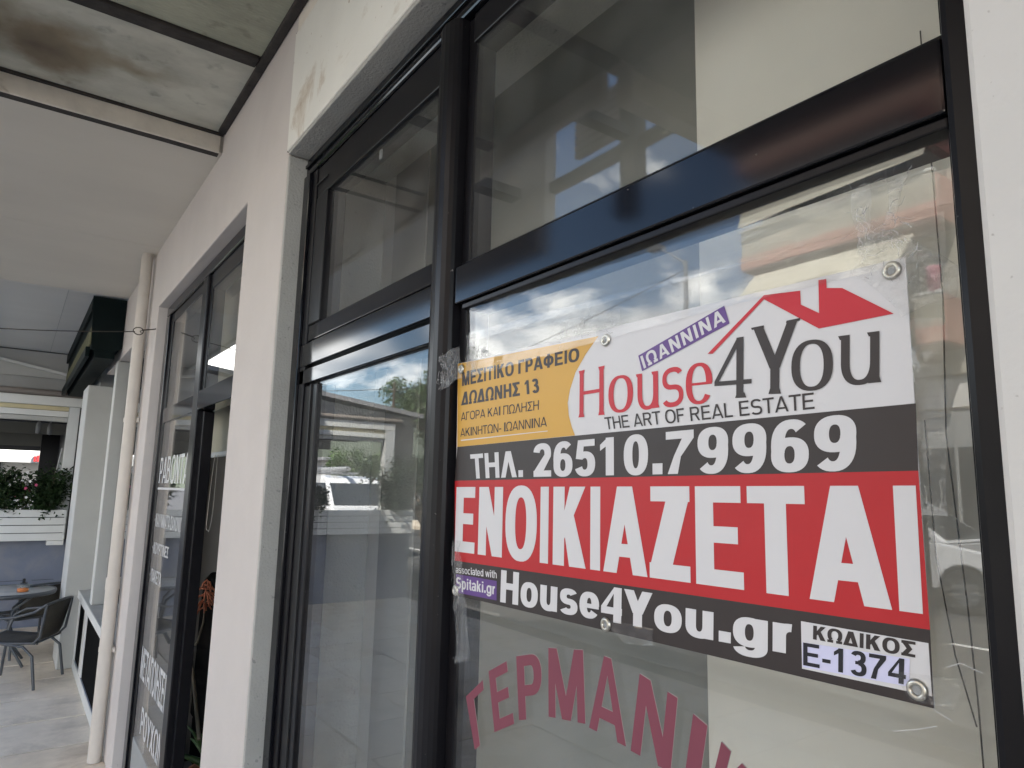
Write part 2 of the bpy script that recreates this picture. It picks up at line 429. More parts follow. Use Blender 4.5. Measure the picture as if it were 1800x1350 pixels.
class MB:
    """collects shapes in world coordinates (or, with rel=False, local ones) and links them as one mesh object"""
    def __init__(s):
        s.v = []; s.f = []; s.smooth = set()
    def add(s, vs, fs, smooth=False):
        k = len(s.v)
        s.v += [tuple(v) for v in vs]
        for f in fs:
            if smooth: s.smooth.add(len(s.f))
            s.f.append(tuple(i + k for i in f))
        return s
    def box(s, x0, x1, y0, y1, z0, z1):
        vs = [(x, y, z) for z in (z0, z1) for y in (y0, y1) for x in (x0, x1)]
        return s.add(vs, [(0, 2, 3, 1), (4, 5, 7, 6), (0, 1, 5, 4), (2, 6, 7, 3), (0, 4, 6, 2), (1, 3, 7, 5)])
    def quad(s, a, b, c, d):
        return s.add([a, b, c, d], [(0, 1, 2, 3)])
    def prism(s, poly, axis, a, b):
        """extrude a 2D polygon along an axis from a to b; poly coordinates are the other two axes in xyz order"""
        def P(p, t):
            return {'x': (t, p[0], p[1]), 'y': (p[0], t, p[1]), 'z': (p[0], p[1], t)}[axis]
        n = len(poly)
        vs = [P(p, a) for p in poly] + [P(p, b) for p in poly]
        fs = [tuple(range(n))[::-1], tuple(range(n, 2 * n))] + [(i, (i + 1) % n, n + (i + 1) % n, n + i) for i in range(n)]
        return s.add(vs, fs)
    def tube(s, pts, r, seg=8, cap=True):
        pts = [Vector(p) for p in pts]
        rs = r if isinstance(r, (list, tuple)) else [r] * len(pts)
        rings = []
        up = None
        for i, p in enumerate(pts):
            t = (pts[min(i + 1, len(pts) - 1)] - pts[max(i - 1, 0)]).normalized()
            if up is None:
                up = Vector((0, 0, 1)) if abs(t.z) < 0.9 else Vector((1, 0, 0))
            a = t.cross(up)
            if a.length < 1e-4: a = t.cross(Vector((0, 1, 0)))
            a.normalize(); b = a.cross(t).normalized(); up = b
            rings.append([p + (a * math.cos(k * 2 * math.pi / seg) + b * math.sin(k * 2 * math.pi / seg)) * rs[i] for k in range(seg)])
        vs = [v for rg in rings for v in rg]
        fs = []
        for i in range(len(pts) - 1):
            for k in range(seg):
                fs.append((i * seg + k, i * seg + (k + 1) % seg, (i + 1) * seg + (k + 1) % seg, (i + 1) * seg + k))
        s.add(vs, fs, True)
        if cap:
            s.add(rings[0], [tuple(range(seg))[::-1]]); s.add(rings[-1], [tuple(range(seg))])
        return s
    def lathe(s, prof, cx, cy, seg=24):
        vs = []; fs = []
        for (r, z) in prof:
            for k in range(seg):
                a = 2 * math.pi * k / seg
                vs.append((cx + r * math.cos(a), cy + r * math.sin(a), z))
        for i in range(len(prof) - 1):
            for k in range(seg):
                fs.append((i * seg + k, i * seg + (k + 1) % seg, (i + 1) * seg + (k + 1) % seg, (i + 1) * seg + k))
        return s.add(vs, fs, True)
    def build(s, name, mt, parent=None, bevel=0.0, rel=True, seg=2, label=None, jit=0.0, cuts=0):
        off = wloc(parent) if (parent is not None and rel) else Vector((0, 0, 0))
        me = bpy.data.meshes.new(name)
        me.from_pydata([Vector(v) - off for v in s.v], [], s.f)
        me.materials.append(MATS[mt])
        for i, p in enumerate(me.polygons):
            p.use_smooth = i in s.smooth
        if cuts or jit:
            bm = bmesh.new(); bm.from_mesh(me)
            for _ in range(cuts):
                ed = [e for e in bm.edges if e.calc_length() > 0.05]
                bmesh.ops.subdivide_edges(bm, edges=ed, cuts=1, use_grid_fill=True)
            for v in bm.verts:
                w = v.co + off
                q = noise.noise_vector(w * 23) * jit + noise.noise_vector(w * 71) * jit * 0.5
                v.co += q
            bm.to_mesh(me); bm.free()
        me.update()
        o = bpy.data.objects.new(name, me)
        link(o, parent)
        if bevel:
            b = o.modifiers.new('bevel', 'BEVEL')
            b.width = bevel; b.segments = seg; b.limit_method = 'ANGLE'; b.angle_limit = R(40)
        if label: o['label'] = label
        return o

def bx(name, mt, x0, x1, y0, y1, z0, z1, parent=None, bevel=0.0, **k):
    return MB().box(x0, x1, y0, y1, z0, z1).build(name, mt, parent, bevel, **k)

# ---------------------------------------------------------------- lettering: glyphs drawn as strokes, merged into clean flat outlines
def _arc(cx, cy, rx, ry, tx, ty, a0, a1, e=2.35):
    n = max(4, int(abs(a1 - a0) / 9))
    def pt(rx_, ry_, a):
        c, s_ = math.cos(a), math.sin(a)
        q = 2 / e
        return (cx + rx_ * math.copysign(abs(c) ** q, c), cy + ry_ * math.copysign(abs(s_) ** q, s_))
    A = [R(a0 + (a1 - a0) * i / n) for i in range(n + 1)]
    return [pt(rx, ry, a) for a in A] + [pt(max(rx - tx, .01), max(ry - ty, .01), a) for a in reversed(A)]

def ring(cx, cy, rx, ry, tx, ty, a0=0, a1=360, e=2.35):
    if a1 - a0 <= 180: return [_arc(cx, cy, rx, ry, tx, ty, a0, a1, e)]
    mid = (a0 + a1) / 2
    return [_arc(cx, cy, rx, ry, tx, ty, a0, mid, e), _arc(cx, cy, rx, ry, tx, ty, mid, a1, e)]

def bar(x0, y0, x1, y1):
    return [[(x0, y0), (x1, y0), (x1, y1), (x0, y1)]]

def dg(x0, y0, x1, y1, d):
    return [[(x0 - d / 2, y0), (x0 + d / 2, y0), (x1 + d / 2, y1), (x1 - d / 2, y1)]]

ADV = {'E': .93, 'N': 1.008, 'O': 1.087, 'I': .388, 'K': 1.0, 'A': 1.0, 'Z': .86, 'T': .86, 'M': 1.163, 'Σ': .87, 'Γ': .80, 'P': .93, 'Φ': 1.09,
       'Ω': 1.06, 'H': 1.008, 'Λ': .96, 'Δ': .98, 'Π': 1.0, 'Y': .93, 'X': .93, 'B': .98, 'R': 1.0, 'F': .85, 'L': .82, 'S': .93, 'C': 1.0,
       '.': .38, '-': .47, ' ': .38, 'o': .853, 'u': .853, 's': .777, 'e': .79, 'g': .853, 'r': .56, 'a': .79, 'c': .777, 'i': .388, 't': .465,
       'd': .853, 'w': 1.086, 'h': .853, 'p': .853, 'k': .80, '·': .38}
GREEK = {'Α': 'A', 'Β': 'B', 'Ε': 'E', 'Ζ': 'Z', 'Η': 'H', 'Ι': 'I', 'Κ': 'K', 'Μ': 'M', 'Ν': 'N', 'Ο': 'O', 'Ρ': 'P', 'Τ': 'T', 'Υ': 'Y', 'Χ': 'X'}

def glyph(ch, tv=.2, th=.165, serif=0.0):
    ch = GREEK.get(ch, ch)
    adv = ADV.get(ch, .777)
    sb = .075 if ch in 'ENIKMHPRBFLΓΠurhpkdi·.' else .045
    if ch in 'AΛΔYXT': sb = .02
    w = adv - 2 * sb
    d = tv * 1.12
    xh = .74
    P = []
    if ch == 'E': P = bar(0, 0, tv, 1) + bar(0, 0, w, th) + bar(0, 1 - th, w * .97, 1) + bar(0, .5 - th * .42, w * .90, .5 + th * .58)
    elif ch == 'F': P = bar(0, 0, tv, 1) + bar(0, 1 - th, w, 1) + bar(0, .5 - th * .42, w * .88, .5 + th * .58)
    elif ch == 'L': P = bar(0, 0, tv, 1) + bar(0, 0, w, th)
    elif ch == 'Γ': P = bar(0, 0, tv, 1) + bar(0, 1 - th, w, 1)
    elif ch == 'Π': P = bar(0, 0, tv, 1) + bar(0, 1 - th, w, 1) + bar(w - tv, 0, w, 1)
    elif ch == 'H': P = bar(0, 0, tv, 1) + bar(w - tv, 0, w, 1) + bar(0, .5 - th * .4, w, .5 + th * .6)
    elif ch == 'I': P = bar(0, 0, w, 1)
    elif ch == 'T': P = bar(w / 2 - tv / 2, 0, w / 2 + tv / 2, 1) + bar(0, 1 - th, w, 1)
    elif ch == 'N': P = bar(0, 0, tv * .95, 1) + bar(w - tv * .95, 0, w, 1) + dg(w - d * .5, 0, d * .5, 1, d)
    elif ch == 'M': P = bar(0, 0, tv * .92, 1) + bar(w - tv * .92, 0, w, 1) + dg(w / 2, 0, tv * .6, 1, tv * 1.1) + dg(w / 2, 0, w - tv * .6, 1, tv * 1.1)
    elif ch == 'K': P = bar(0, 0, tv, 1) + [[(tv * .8, .26), (tv * .8, .56), (w - 1.3 * tv, 1), (w, 1)]] + [[(w - 1.30 * tv, 0), (w + .02, 0), (w * .30 + tv * .95, .66), (w * .30 + tv * .1, .50)]]
    elif ch == 'A': d = min(d, tv * .98); P = dg(d / 2, 0, w / 2 - d * .05, 1, d) + dg(w - d / 2, 0, w / 2 + d * .05, 1, d) + bar(w * .22, .19, w * .78, .19 + th * .9)
    elif ch == 'Λ': P = dg(d / 2, 0, w / 2 - d * .05, 1, d) + dg(w - d / 2, 0, w / 2 + d * .05, 1, d)
    elif ch == 'Δ': P = dg(d / 2, 0, w / 2 - d * .05, 1, d) + dg(w - d / 2, 0, w / 2 + d * .05, 1, d) + bar(d * .4, 0, w - d * .4, th)
    elif ch == 'Z': P = bar(0, 0, w, th) + bar(w * .03, 1 - th, w, 1) + dg(tv * .68, th * .6, w - tv * .68, 1 - th * .6, tv * 1.36)
    elif ch == 'Σ': P = bar(0, 0, w, th) + bar(0, 1 - th, w, 1) + dg(tv * .62, th * .5, w * .58, .5, tv * 1.25) + dg(tv * .62, 1 - th * .5, w * .58, .5, tv * 1.25)
    elif ch == 'O': P = ring(w / 2, .5, w / 2, .52, tv * 1.04, th)
    elif ch == 'C': P = ring(w / 2, .5, w / 2, .52, tv * 1.04, th, 38, 322)
    elif ch == 'Φ': P = ring(w / 2, .5, w / 2, .37, tv, th * .9) + bar(w / 2 - tv / 2, -.02, w / 2 + tv / 2, 1.02)
    elif ch == 'Ω': P = ring(w / 2, .54, w / 2, .48, tv, th, -58, 238) + bar(0, 0, w * .40, th) + bar(w * .60, 0, w, th) + bar(w * .40 - tv * .5, 0, w * .40, .18) + bar(w * .60, 0, w * .60 + tv * .5, .18)
    elif ch == 'P': P = bar(0, 0, tv, 1) + bar(0, 1 - th, w * .6, 1) + bar(0, .36, w * .6, .36 + th) + ring(w * .56, .68, w * .44, .32, tv, th, -90, 90)
    elif ch == 'R': P = bar(0, 0, tv, 1) + bar(0, 1 - th, w * .6, 1) + bar(0, .42, w * .6, .42 + th) + ring(w * .54, .71, w * .42, .29, tv, th, -90, 90) + dg(w - d * .55, 0, w * .52, .5, d)
    elif ch == 'B': P = bar(0, 0, tv, 1) + bar(0, 1 - th, w * .6, 1) + bar(0, .44, w * .6, .44 + th) + bar(0, 0, w * .6, th) + ring(w * .52, .745, w * .40, .255, tv, th, -90, 90) + ring(w * .56, .28, w * .44, .28, tv, th, -90, 90)
    elif ch == 'Y': P = dg(w / 2, .36, d * .55, 1, d) + dg(w / 2, .36, w - d * .55, 1, d) + bar(w / 2 - tv / 2, 0, w / 2 + tv / 2, .44)
    elif ch == 'X': P = dg(d * .6, 0, w - d * .6, 1, d * 1.05) + dg(w - d * .6, 0, d * .6, 1, d * 1.05)
    elif ch == 'S' or ch == 's':
        h = 1.0 if ch == 'S' else xh
        t_ = th if ch == 'S' else th * .88
        r_ = (h + .03) / 4 + t_ / 4
        P = ring(w / 2, h + .015 - r_, w / 2 * .97, r_, tv * .95, t_, 28, 270) + ring(w / 2, r_ - .015, w / 2, r_, tv * .95, t_, -152, 90)
    elif ch == '-': P = bar(0, .28, w, .28 + th)
    elif ch == '.': P = bar(0, 0, max(w, tv * 1.05), max(w, tv * 1.05))
    elif ch == '·': P = ring(w / 2, .5, w / 2, w / 2, w * .48, w * .48, e=2)
    elif ch == '0': P = ring(w / 2, .5, w / 2, .515, tv, th * .95)
    elif ch == '1': P = bar(w * .52 - tv / 2, 0, w * .52 + tv / 2, 1) + [[(w * .08, .66), (w * .52, .84), (w * .52, 1), (w * .42, 1), (w * .08, .82)]]
    elif ch == '2': P = bar(0, 0, w, th) + ring(w / 2, .70, w / 2, .315, tv, th, -20, 172) + [[(0, th * .8), (tv * 1.5, th * .8), (w * .985, .60), (w * .985 - tv * .98, .66)]]
    elif ch == '3': P = ring(w * .48, .745, w * .46, .27, tv, th, -90, 160) + ring(w * .5, .285, w * .5, .30, tv, th, -160, 90) + bar(w * .30, .46, w * .55, .46 + th * .85)
    elif ch == '4': P = bar(w * .60, 0, w * .60 + tv * .95, 1) + bar(0, .22, w, .22 + th) + [[(0, .22), (0, .22 + th), (w * .62, 1), (w * .62 + tv * .4, 1), (w * .62 + tv * .3, .84), (w * .62, .84), (tv * .62, .22 + th * .9), (tv * .62, .22)]]
    elif ch == '5': P = bar(w * .15, 1 - th, w * .96, 1) + [[(w * .15, 1), (w * .04, .48), (w * .04 + tv * .92, .45), (w * .15 + tv * .85, 1)]] + ring(w * .48, .33, w * .5, .345, tv, th, -160, 130)
    elif ch in '69':
        P = ring(w * .5, .325, w * .5, .34, tv, th * .92) + _arcs6(w, tv, th)
        if ch == '9': P = [[(w - x, 1 - y) for x, y in p] for p in P]
    elif ch == '7': P = bar(0, 1 - th, w, 1) + [[(w - tv * 1.1, 1 - th * .9), (w, 1 - th * .9), (w, 1 - th), (w * .55, .40), (w * .44, 0), (w * .44 - tv * 1.02, 0), (w * .30, .42)]]
    elif ch == 'o': P = ring(w / 2, xh / 2, w / 2, xh / 2 + .015, tv, th * .86)
    elif ch == 'c': P = ring(w / 2, xh / 2, w / 2, xh / 2 + .015, tv, th * .86, 42, 318)
    elif ch == 'e': P = ring(w / 2, xh / 2, w / 2, xh / 2 + .015, tv, th * .86, 0, 325) + bar(tv * .5, xh / 2 - th * .42, w - .01, xh / 2 + th * .22)
    elif ch == 'u': P = bar(0, .3, tv, xh) + bar(w - tv, 0, w, xh) + ring(w / 2, .33, w / 2, .345, tv, th * .9, 180, 360)
    elif ch == 'r': P = bar(0, 0, tv, xh) + ring(w * .9, .42, w * .9, .335, tv, th, 88, 175)
    elif ch == 'i': P = bar(0, 0, w, xh) + bar(0, .85, w, 1)
    elif ch == 't': P = bar(w * .28, .2, w * .28 + tv, .95) + bar(0, xh - th * .85, w, xh) + ring(w * .28 + .30, .26, .30, .275, tv, th * .85, 180, 275)
    elif ch == 'a': P = ring(w * .45, .215, w * .45, .228, tv * .9, th * .78) + bar(w - tv, 0, w, .52) + ring(w * .5, .48, w * .5, .275, tv, th * .85, 0, 160) + bar(w * .3, .31, w - .02, .31 + th * .7)
    elif ch == 'd': P = ring(w * .48, xh / 2, w * .48, xh / 2 + .015, tv, th * .86) + bar(w - tv, 0, w, 1)
    elif ch == 'g': P = ring(w * .48, xh / 2, w * .48, xh / 2 + .015, tv, th * .86) + bar(w - tv, 0, w, xh) + ring(w / 2, .03, w / 2, .29, tv, th * .86, 195, 360)
    elif ch == 'p': P = ring(w * .52, xh / 2, w * .48, xh / 2 + .015, tv, th * .86) + bar(0, -.27, tv, xh)
    elif ch == 'h': P = bar(0, 0, tv, 1) + bar(w - tv, 0, w, .42) + ring(w / 2, .41, w / 2, .345, tv, th * .9, 0, 180)
    elif ch == 'k': P = bar(0, 0, tv, 1) + [[(tv * .8, .20), (tv * .8, .42), (w - 1.25 * tv, xh), (w, xh)]] + [[(w - 1.25 * tv, 0), (w + .02, 0), (w * .36 + tv * .9, .47), (w * .36, .36)]]
    elif ch == 'w': P = dg(w * .27, 0, tv * .45, xh, tv * .95) + dg(w * .27, 0, w * .5, xh, tv * .95) + dg(w * .73, 0, w * .5, xh, tv * .95) + dg(w * .73, 0, w - tv * .45, xh, tv * .95)
    if serif and ch not in ' .-':
        s_ = serif
        if ch in 'HIPBRFNKMhuTAYXr14':
            stems = {'H': [(0, tv), (w - tv, w)], 'I': [(0, w)], 'P': [(0, tv)], 'B': [(0, tv)], 'T': [(w / 2 - tv / 2, w / 2 + tv / 2)], 'N': [(0, tv), (w - tv, w)],
                     'u': [(w - tv, w)], 'Y': [(w / 2 - tv / 2, w / 2 + tv / 2)], '4': [(w * .62, w * .62 + tv)], 'A': [(0, d), (w - d, w)]}.get(ch, [])
            for (a, b) in stems:
                P += [[(a - s_, 0), (b + s_, 0), (b, s_ * 2.4), (a, s_ * 2.4)]]
                if ch in 'HIN': P += [[(a, 1 - s_ * 2.4), (b, 1 - s_ * 2.4), (b + s_, 1), (a - s_, 1)]]
            if ch == 'u':
                P += [[(-s_ * 1.6, xh), (-s_ * .6, xh - s_ * 1.8), (tv, xh - s_ * 1.8), (tv, xh)], [(w - tv - s_ * 1.6, xh), (w - tv - s_ * .6, xh - s_ * 1.8), (w, xh - s_ * 1.8), (w, xh)]]
            if ch == 'Y':
                P += [[(-s_ * .9, 1), (-s_ * .3, 1 - s_), (d * 1.2, 1 - s_), (d * 1.1 + s_ * .3, 1)], [(w - d * 1.1 - s_ * .3, 1), (w - d * 1.2, 1 - s_), (w + s_ * .5, 1 - s_), (w + s_ * .9, 1)]]
    return adv, [[(x + sb, y) for x, y in p] for p in P]

def _arcs6(w, tv, th):
    return [_arc(w * .54, .5, w * .54, .515, tv, th, 48, 120), _arc(w * .54, .5, w * .54, .515, tv, th, 120, 200)]

def merge(polys):
    """union of overlapping outlines as triangles without doubled faces"""
    vs = []; fs = []
    for p in polys:
        a = sum(p[i][0] * p[(i + 1) % len(p)][1] - p[(i + 1) % len(p)][0] * p[i][1] for i in range(len(p)))
        if abs(a) < 1e-12: continue
        if a < 0: p = p[::-1]
        k = len(vs)
        vs += [Vector(q) for q in p]
        fs.append(list(range(k, k + len(p))))
    r_ = delaunay_2d_cdt(vs, [], fs, 1, 1e-7)
    return [(v[0], v[1]) for v in r_[0]], [tuple(f) for f, of in zip(r_[2], r_[5]) if len(of)]

def quad_map(q):
    """q: top left, top right, bottom right, bottom left as (x, z)"""
    tl, tr, br, bl = q
    def f(u, v):
        x = (bl[0] * (1 - u) + br[0] * u) * (1 - v) + (tl[0] * (1 - u) + tr[0] * u) * v
        z = (bl[1] * (1 - u) + br[1] * u) * (1 - v) + (tl[1] * (1 - u) + tr[1] * u) * v
        return (x, z)
    return f

def layout(s, tv, th, serif=0.0, sp=0.0):
    x = 0; P = []
    for ch in s:
        adv, g = glyph(ch, tv, th, serif)
        P.append([[(px + x, py) for px, py in p] for p in g])
        x += adv + sp
    return x, P

def text(s, q, y, mt, parent, name='lettering', tv=.2, th=.165, serif=0.0, sp=0.0, depth=0.0, trim=True):
    W_, G = layout(s, tv, th, serif, sp)
    allp = [p for g in G for p in g]
    x0 = min(px for p in allp for px, _ in p) if trim else 0
    x1 = max(px for p in allp for px, _ in p) if trim else W_
    f = quad_map(q)
    mb = MB()
    for g in G:
        if not g: continue
        vs, fs = merge([[f((px - x0) / (x1 - x0), py) for px, py in p] for p in g])
        mb.add([(a, y, b) for a, b in vs], [t for t in fs])
    # faces look towards -Y
    mb.f = [f_ for f_ in mb.f]
    return mb.build(name, mt, parent)

def shape(polys, y, mt, parent, name, thick=0.0):
    vs, fs = merge(polys)
    mb = MB()
    mb.add([(a, y, b) for a, b in vs], fs)
    if thick:
        n = len(vs)
        mb.add([(a, y + thick, b) for a, b in vs], [f[::-1] for f in fs])
        for p in polys:
            for i in range(len(p)):
                a, b = p[i], p[(i + 1) % len(p)]
                mb.quad((a[0], y, a[1]), (b[0], y, b[1]), (b[0], y + thick, b[1]), (a[0], y + thick, a[1]))
    return mb.build(name, mt, parent)

# ================================================================ THE SETTING
g = MB().quad((-300, -300, -0.125), (300, -300, -0.125), (300, 300, -0.125), (-300, 300, -0.125)).build('ground', 'asphalt'); tag(g, kind='structure')
rd = MB().quad((-90, -12.6, -0.120), (40, -12.6, -0.120), (40, -4.05, -0.120), (-90, -4.05, -0.120)).build('road', 'asphalt'); tag(rd, kind='structure')
for xx in [-34 + 5 * i for i in range(9)]:
    o = MB().quad((xx, -8.25, -0.115), (xx + 2, -8.25, -0.115), (xx + 2, -8.13, -0.115), (xx, -8.13, -0.115)).build('lane_mark', 'road_paint', rd)
pv = bx('pavement', 'paving_joint', -60, 8, -3.9, 0.9, -0.125, -0.012); tag(pv, kind='structure')
bx('kerb', 'kerb', -60, 8, -4.05, -3.903, -0.125, 0.0, pv, 0.01)
fp = bx('far_pavement', 'paving', -60, 20, -15.2, -12.6, -0.125, 0.0); tag(fp, kind='structure')
# paving slabs under the canopy and out to the kerb
slab_me = []
rs = random.Random(5)
for k in range(6):
    b = MB()
    e = [rs.uniform(-.004, .004) for _ in range(8)]
    hx, hy = .2965, .2965
    top = [(-hx + e[0], -hy + e[1], rs.uniform(-.001, .001)), (hx + e[2], -hy + e[3], rs.uniform(-.001, .001)), (hx + e[4], hy + e[5], rs.uniform(-.001, .001)), (-hx + e[6], hy + e[7], rs.uniform(-.001, .001))]
    inn = [(x * .985, y * .985, z + .001) for x, y, z in top]
    low = [(x, y, -0.02) for x, y, z in top]
    b.add(inn + top + low, [(0, 1, 2, 3)] + [(4 + i, 4 + (i + 1) % 4, (i + 1) % 4, i) for i in range(4)] + [(8 + i, 8 + (i + 1) % 4, 4 + (i + 1) % 4, 4 + i) for i in range(4)])
    o = b.build('paving_slab', 'paving' if k % 2 else 'paving_b', pv, rel=False)
    slab_me.append(o.data)
    if k == 0: first = o
    else:
        bpy.data.objects.remove(o)
cnt = 0
for i in range(17):
    for j in range(8):
        x = -9.85 + .605 * i + (0.0)
        y = .33 - .605 * j
        if y < -3.6: continue
        o = first if cnt == 0 else bpy.data.objects.new('paving_slab', slab_me[rs.randrange(6)])
        if cnt: link(o, pv)
        o.location = (x + rs.uniform(-.003, .003), y + rs.uniform(-.003, .003), -0.003 + rs.uniform(-.003, .002))
        o.rotation_euler = (rs.uniform(-.003, .003), rs.uniform(-.003, .003), rs.uniform(-.006, .006) + math.pi / 2 * rs.randrange(4))
        cnt += 1

# ================================================================ THE SHOP BUILDING
SB = thing('shop_building', 'pale rendered shop building with black-framed shopfronts under a thin concrete canopy', 'building', (-2.3, 0.61, 0))
ZL = 2.69
# walls (front face y = 0.61)
bx('wall', 'plaster_white', -0.212, 3.6, 0.61, 0.95, 0, 3.186, SB, 0.006, cuts=2, jit=0.0006, label='white rendered wall beside the window with small grey specks')
MB().prism([(-4.80, 0), (-4.573, 0), (-4.573, 2.685), (-2.60, 2.685), (-2.60, 0), (-2.122, 0), (-2.122, 3.186), (-3.13, 3.186), (-3.13, 3.1035), (-4.80, 3.1035)], 'y', 0.61, 0.95).build('wall', 'plaster_pink', SB, 0.005)
bx('crack', 'dark_joint_shadow', -2.1215, -2.1180, 0.606, 0.62, 2.69, 3.11, SB, jit=0.0012, cuts=2)
bx('fascia', 'plaster_fascia', -2.118, -0.215, 0.603, 0.95, 2.69, 3.105, SB, 0.005, cuts=2, jit=0.0008)
bx('wall', 'soffit_lip', -2.118, -0.215, 0.61, 0.95, 3.108, 3.186, SB, label='bare beige strip between fascia and canopy')
bx('reveal', 'reveal_cement', -2.122, -2.108, 0.6115, 0.95, 0, 2.678, SB, 0.003, cuts=2, jit=0.0009)
bx('reveal', 'reveal_cement', -2.108, -0.216, 0.6055, 0.95, 2.678, 2.692, SB, 0.003, cuts=2, jit=0.0009)
# body of the building above and behind
bx('upper_storey', 'upper_wall', -4.8, 4.0, 0.613, 9.0, 3.36, 7.8, SB)
bx('floor_slab', 'upper_wall', -4.8, 4.0, 0.955, 9.0, 3.19, 3.357, SB)
bx('rear_wall', 'upper_wall', -4.8, 4.0, 8.8, 9.0, 0, 3.187, SB)
# canopy
bx('soffit', 'concrete_soffit', -4.738, -3.15, -0.255, 0.70, 3.104, 3.42, SB, 0.004)
bx('soffit', 'concrete_soffit', -6.28, -4.7395, -0.255, 0.70, 3.104, 3.42, SB, 0.004)
bx('soffit_edge', 'soffit_lip', -3.149, -3.136, -0.255, 0.600, 3.099, 3.182, SB, 0.004, cuts=2, jit=0.0015)  # step face coloured paler than the soffit for the light it catches
bx('joint_shadow_strip', 'dark_joint_shadow', -3.190, -3.152, -0.255, 0.600, 3.1000, 3.106, SB, cuts=3, jit=0.0016)
bx('joint_shadow_strip', 'dark_joint_shadow', -3.134, -3.114, -0.255, 0.606, 3.176, 3.19, SB, cuts=3, jit=0.002)  # dark strip painting the shadow line where the panel meets the step
bx('ceiling_panel', 'panel_grey', -3.13, -2.515, -0.255, 0.585, 3.184, 3.196, SB, 0.002)
bx('ceiling_panel', 'panel_green', -2.445, -1.72, -0.255, 0.585, 3.188, 3.200, SB, 0.002)
bx('ceiling_panel', 'panel_green', -1.65, -0.93, -0.33, 0.585, 3.188, 3.200, SB, 0.002)
bx('ceiling_panel', 'panel_grey', -0.86, 0.10, -0.33, 0.585, 3.188, 3.200, SB, 0.002)
bx('ceiling_panel', 'panel_green', 0.17, 3.6, -0.33, 0.585, 3.188, 3.200, SB, 0.002)
for x in (-2.513, -1.718, -0.928, 0.102):
    bx('joint_shadow_strip', 'dark_joint_shadow', x, x + .066, -0.255, 0.575, 3.176, 3.20, SB, 0.004, cuts=2, jit=0.001)
bx('joint_shadow_strip', 'dark_joint_shadow', -3.10, 3.6, 0.578, 0.609, 3.170, 3.20, SB, 0.004, cuts=3, jit=0.0022)
bx('canopy_slab', 'concrete_soffit', -3.13, -1.76, -0.255, 0.6085, 3.203, 3.42, SB)
bx('canopy_slab', 'concrete_soffit', -1.757, 3.6, -0.33, 0.6085, 3.203, 3.42, SB)
bx('canopy_edge', 'soffit_lip', -6.28, -1.76, -0.300, -0.257, 3.095, 3.45, SB, 0.006)
bx('ceiling_panel', 'panel_grey', -1.67, 0.10, -1.05, -0.335, 3.188, 3.200, SB, 0.002)
bx('ceiling_panel', 'panel_green', 0.17, 3.6, -1.05, -0.335, 3.188, 3.200, SB, 0.002)
bx('canopy_slab', 'concrete_soffit', -1.67, 3.6, -1.05, -0.335, 3.203, 3.42, SB)
bx('canopy_beam', 'soffit_lip', -1.755, -1.672, -1.05, -0.335, 3.08, 3.45, SB, 0.004)
bx('canopy_edge', 'soffit_lip', -1.755, 3.6, -1.12, -1.052, 3.09, 3.45, SB, 0.006)

# ---------------------------------------------------------------- shopfront 1: opening x -2.108 .. -0.216, frame face about y 0.67
W1 = bx('shopfront', 'black_alu', -2.108, -0.216, 0.668, 0.735, 2.615, 2.677, SB, 0.006, label='black aluminium shopfront with narrow door bay and wide pane')
def fr(name, x0, x1, y0, y1, z0, z1, par, mt='black_alu', b=0.003, **k):
    return bx(name, mt, x0, x1, y0, y1, z0, z1, par, b, **k)
fr('frame_ridge', -2.100, -0.222, 0.661, 0.667, 2.640, 2.652, W1, b=0.002)
fr('jamb', -2.107, -2.052, 0.662, 0.735, 0, 2.613, W1)
fr('jamb', -2.050, -2.012, 0.672, 0.735, 0, 2.613, W1, 'black_alu_dull')
fr('jamb', -0.250, -0.2165, 0.660, 0.735, 0, 2.613, W1, 'black_alu_dull', b=0.008)
# round-nosed mullion
mb = MB()
prof = []
for k in range(9):
    a = math.pi * k / 8
    prof.append((-1.1825 - .0405 * math.cos(a), .668 - .018 * math.sin(a)))
prof = [(-1.223, .735)] + prof + [(-1.142, .735)]
mb.prism(prof, 'z', 0, 2.6145)
mu = mb.build('mullion', 'black_alu_dull', W1)
fr('mullion_bead', -1.1405, -1.112, 0.6845, 0.735, 0, 2.613, W1, 'black_alu_dull')
# upper left sash
fr('sash_rail', -2.010, -1.2245, 0.676, 0.735, 2.514, 2.613, W1, 'black_alu_dull')
fr('sash_rail', -2.010, -1.2245, 0.676, 0.735, 2.060, 2.108, W1)
fr('sash_stile', -2.010, -1.917, 0.674, 0.735, 2.110, 2.512, W1, 'black_alu_dull')
fr('sash_stile', -1.244, -1.2245, 0.676, 0.735, 2.110, 2.512, W1)
# bands over the door
fr('transom', -2.050, -1.2245, 0.670, 0.738, 1.984, 2.054, W1)
fr('door_rail', -2.050, -1.2245, 0.672, 0.735, 1.931, 1.974, W1, b=0.002)
fr('transom_core', -2.050, -1.2245, 0.690, 0.730, 1.926, 2.058, W1, 'black_alu_dull', b=0)
fr('door_stile', -2.010, -1.905, 0.678, 0.735, 0.06, 1.924, W1, 'black_alu_dull')
fr('door_stile', -1.236, -1.2245, 0.678, 0.735, 0.06, 1.924, W1, 'black_alu_dull')
fr('door_rail', -1.903, -1.238, 0.678, 0.735, 0.06, 0.17, W1)
fr('seal', -1.952, -1.944, 0.6735, 0.6795, 0.06, 1.924, W1, 'rubber', b=0)
fr('seal', -2.011, -1.915, 0.6715, 0.6745, 2.555, 2.559, W1, 'rubber', b=0)
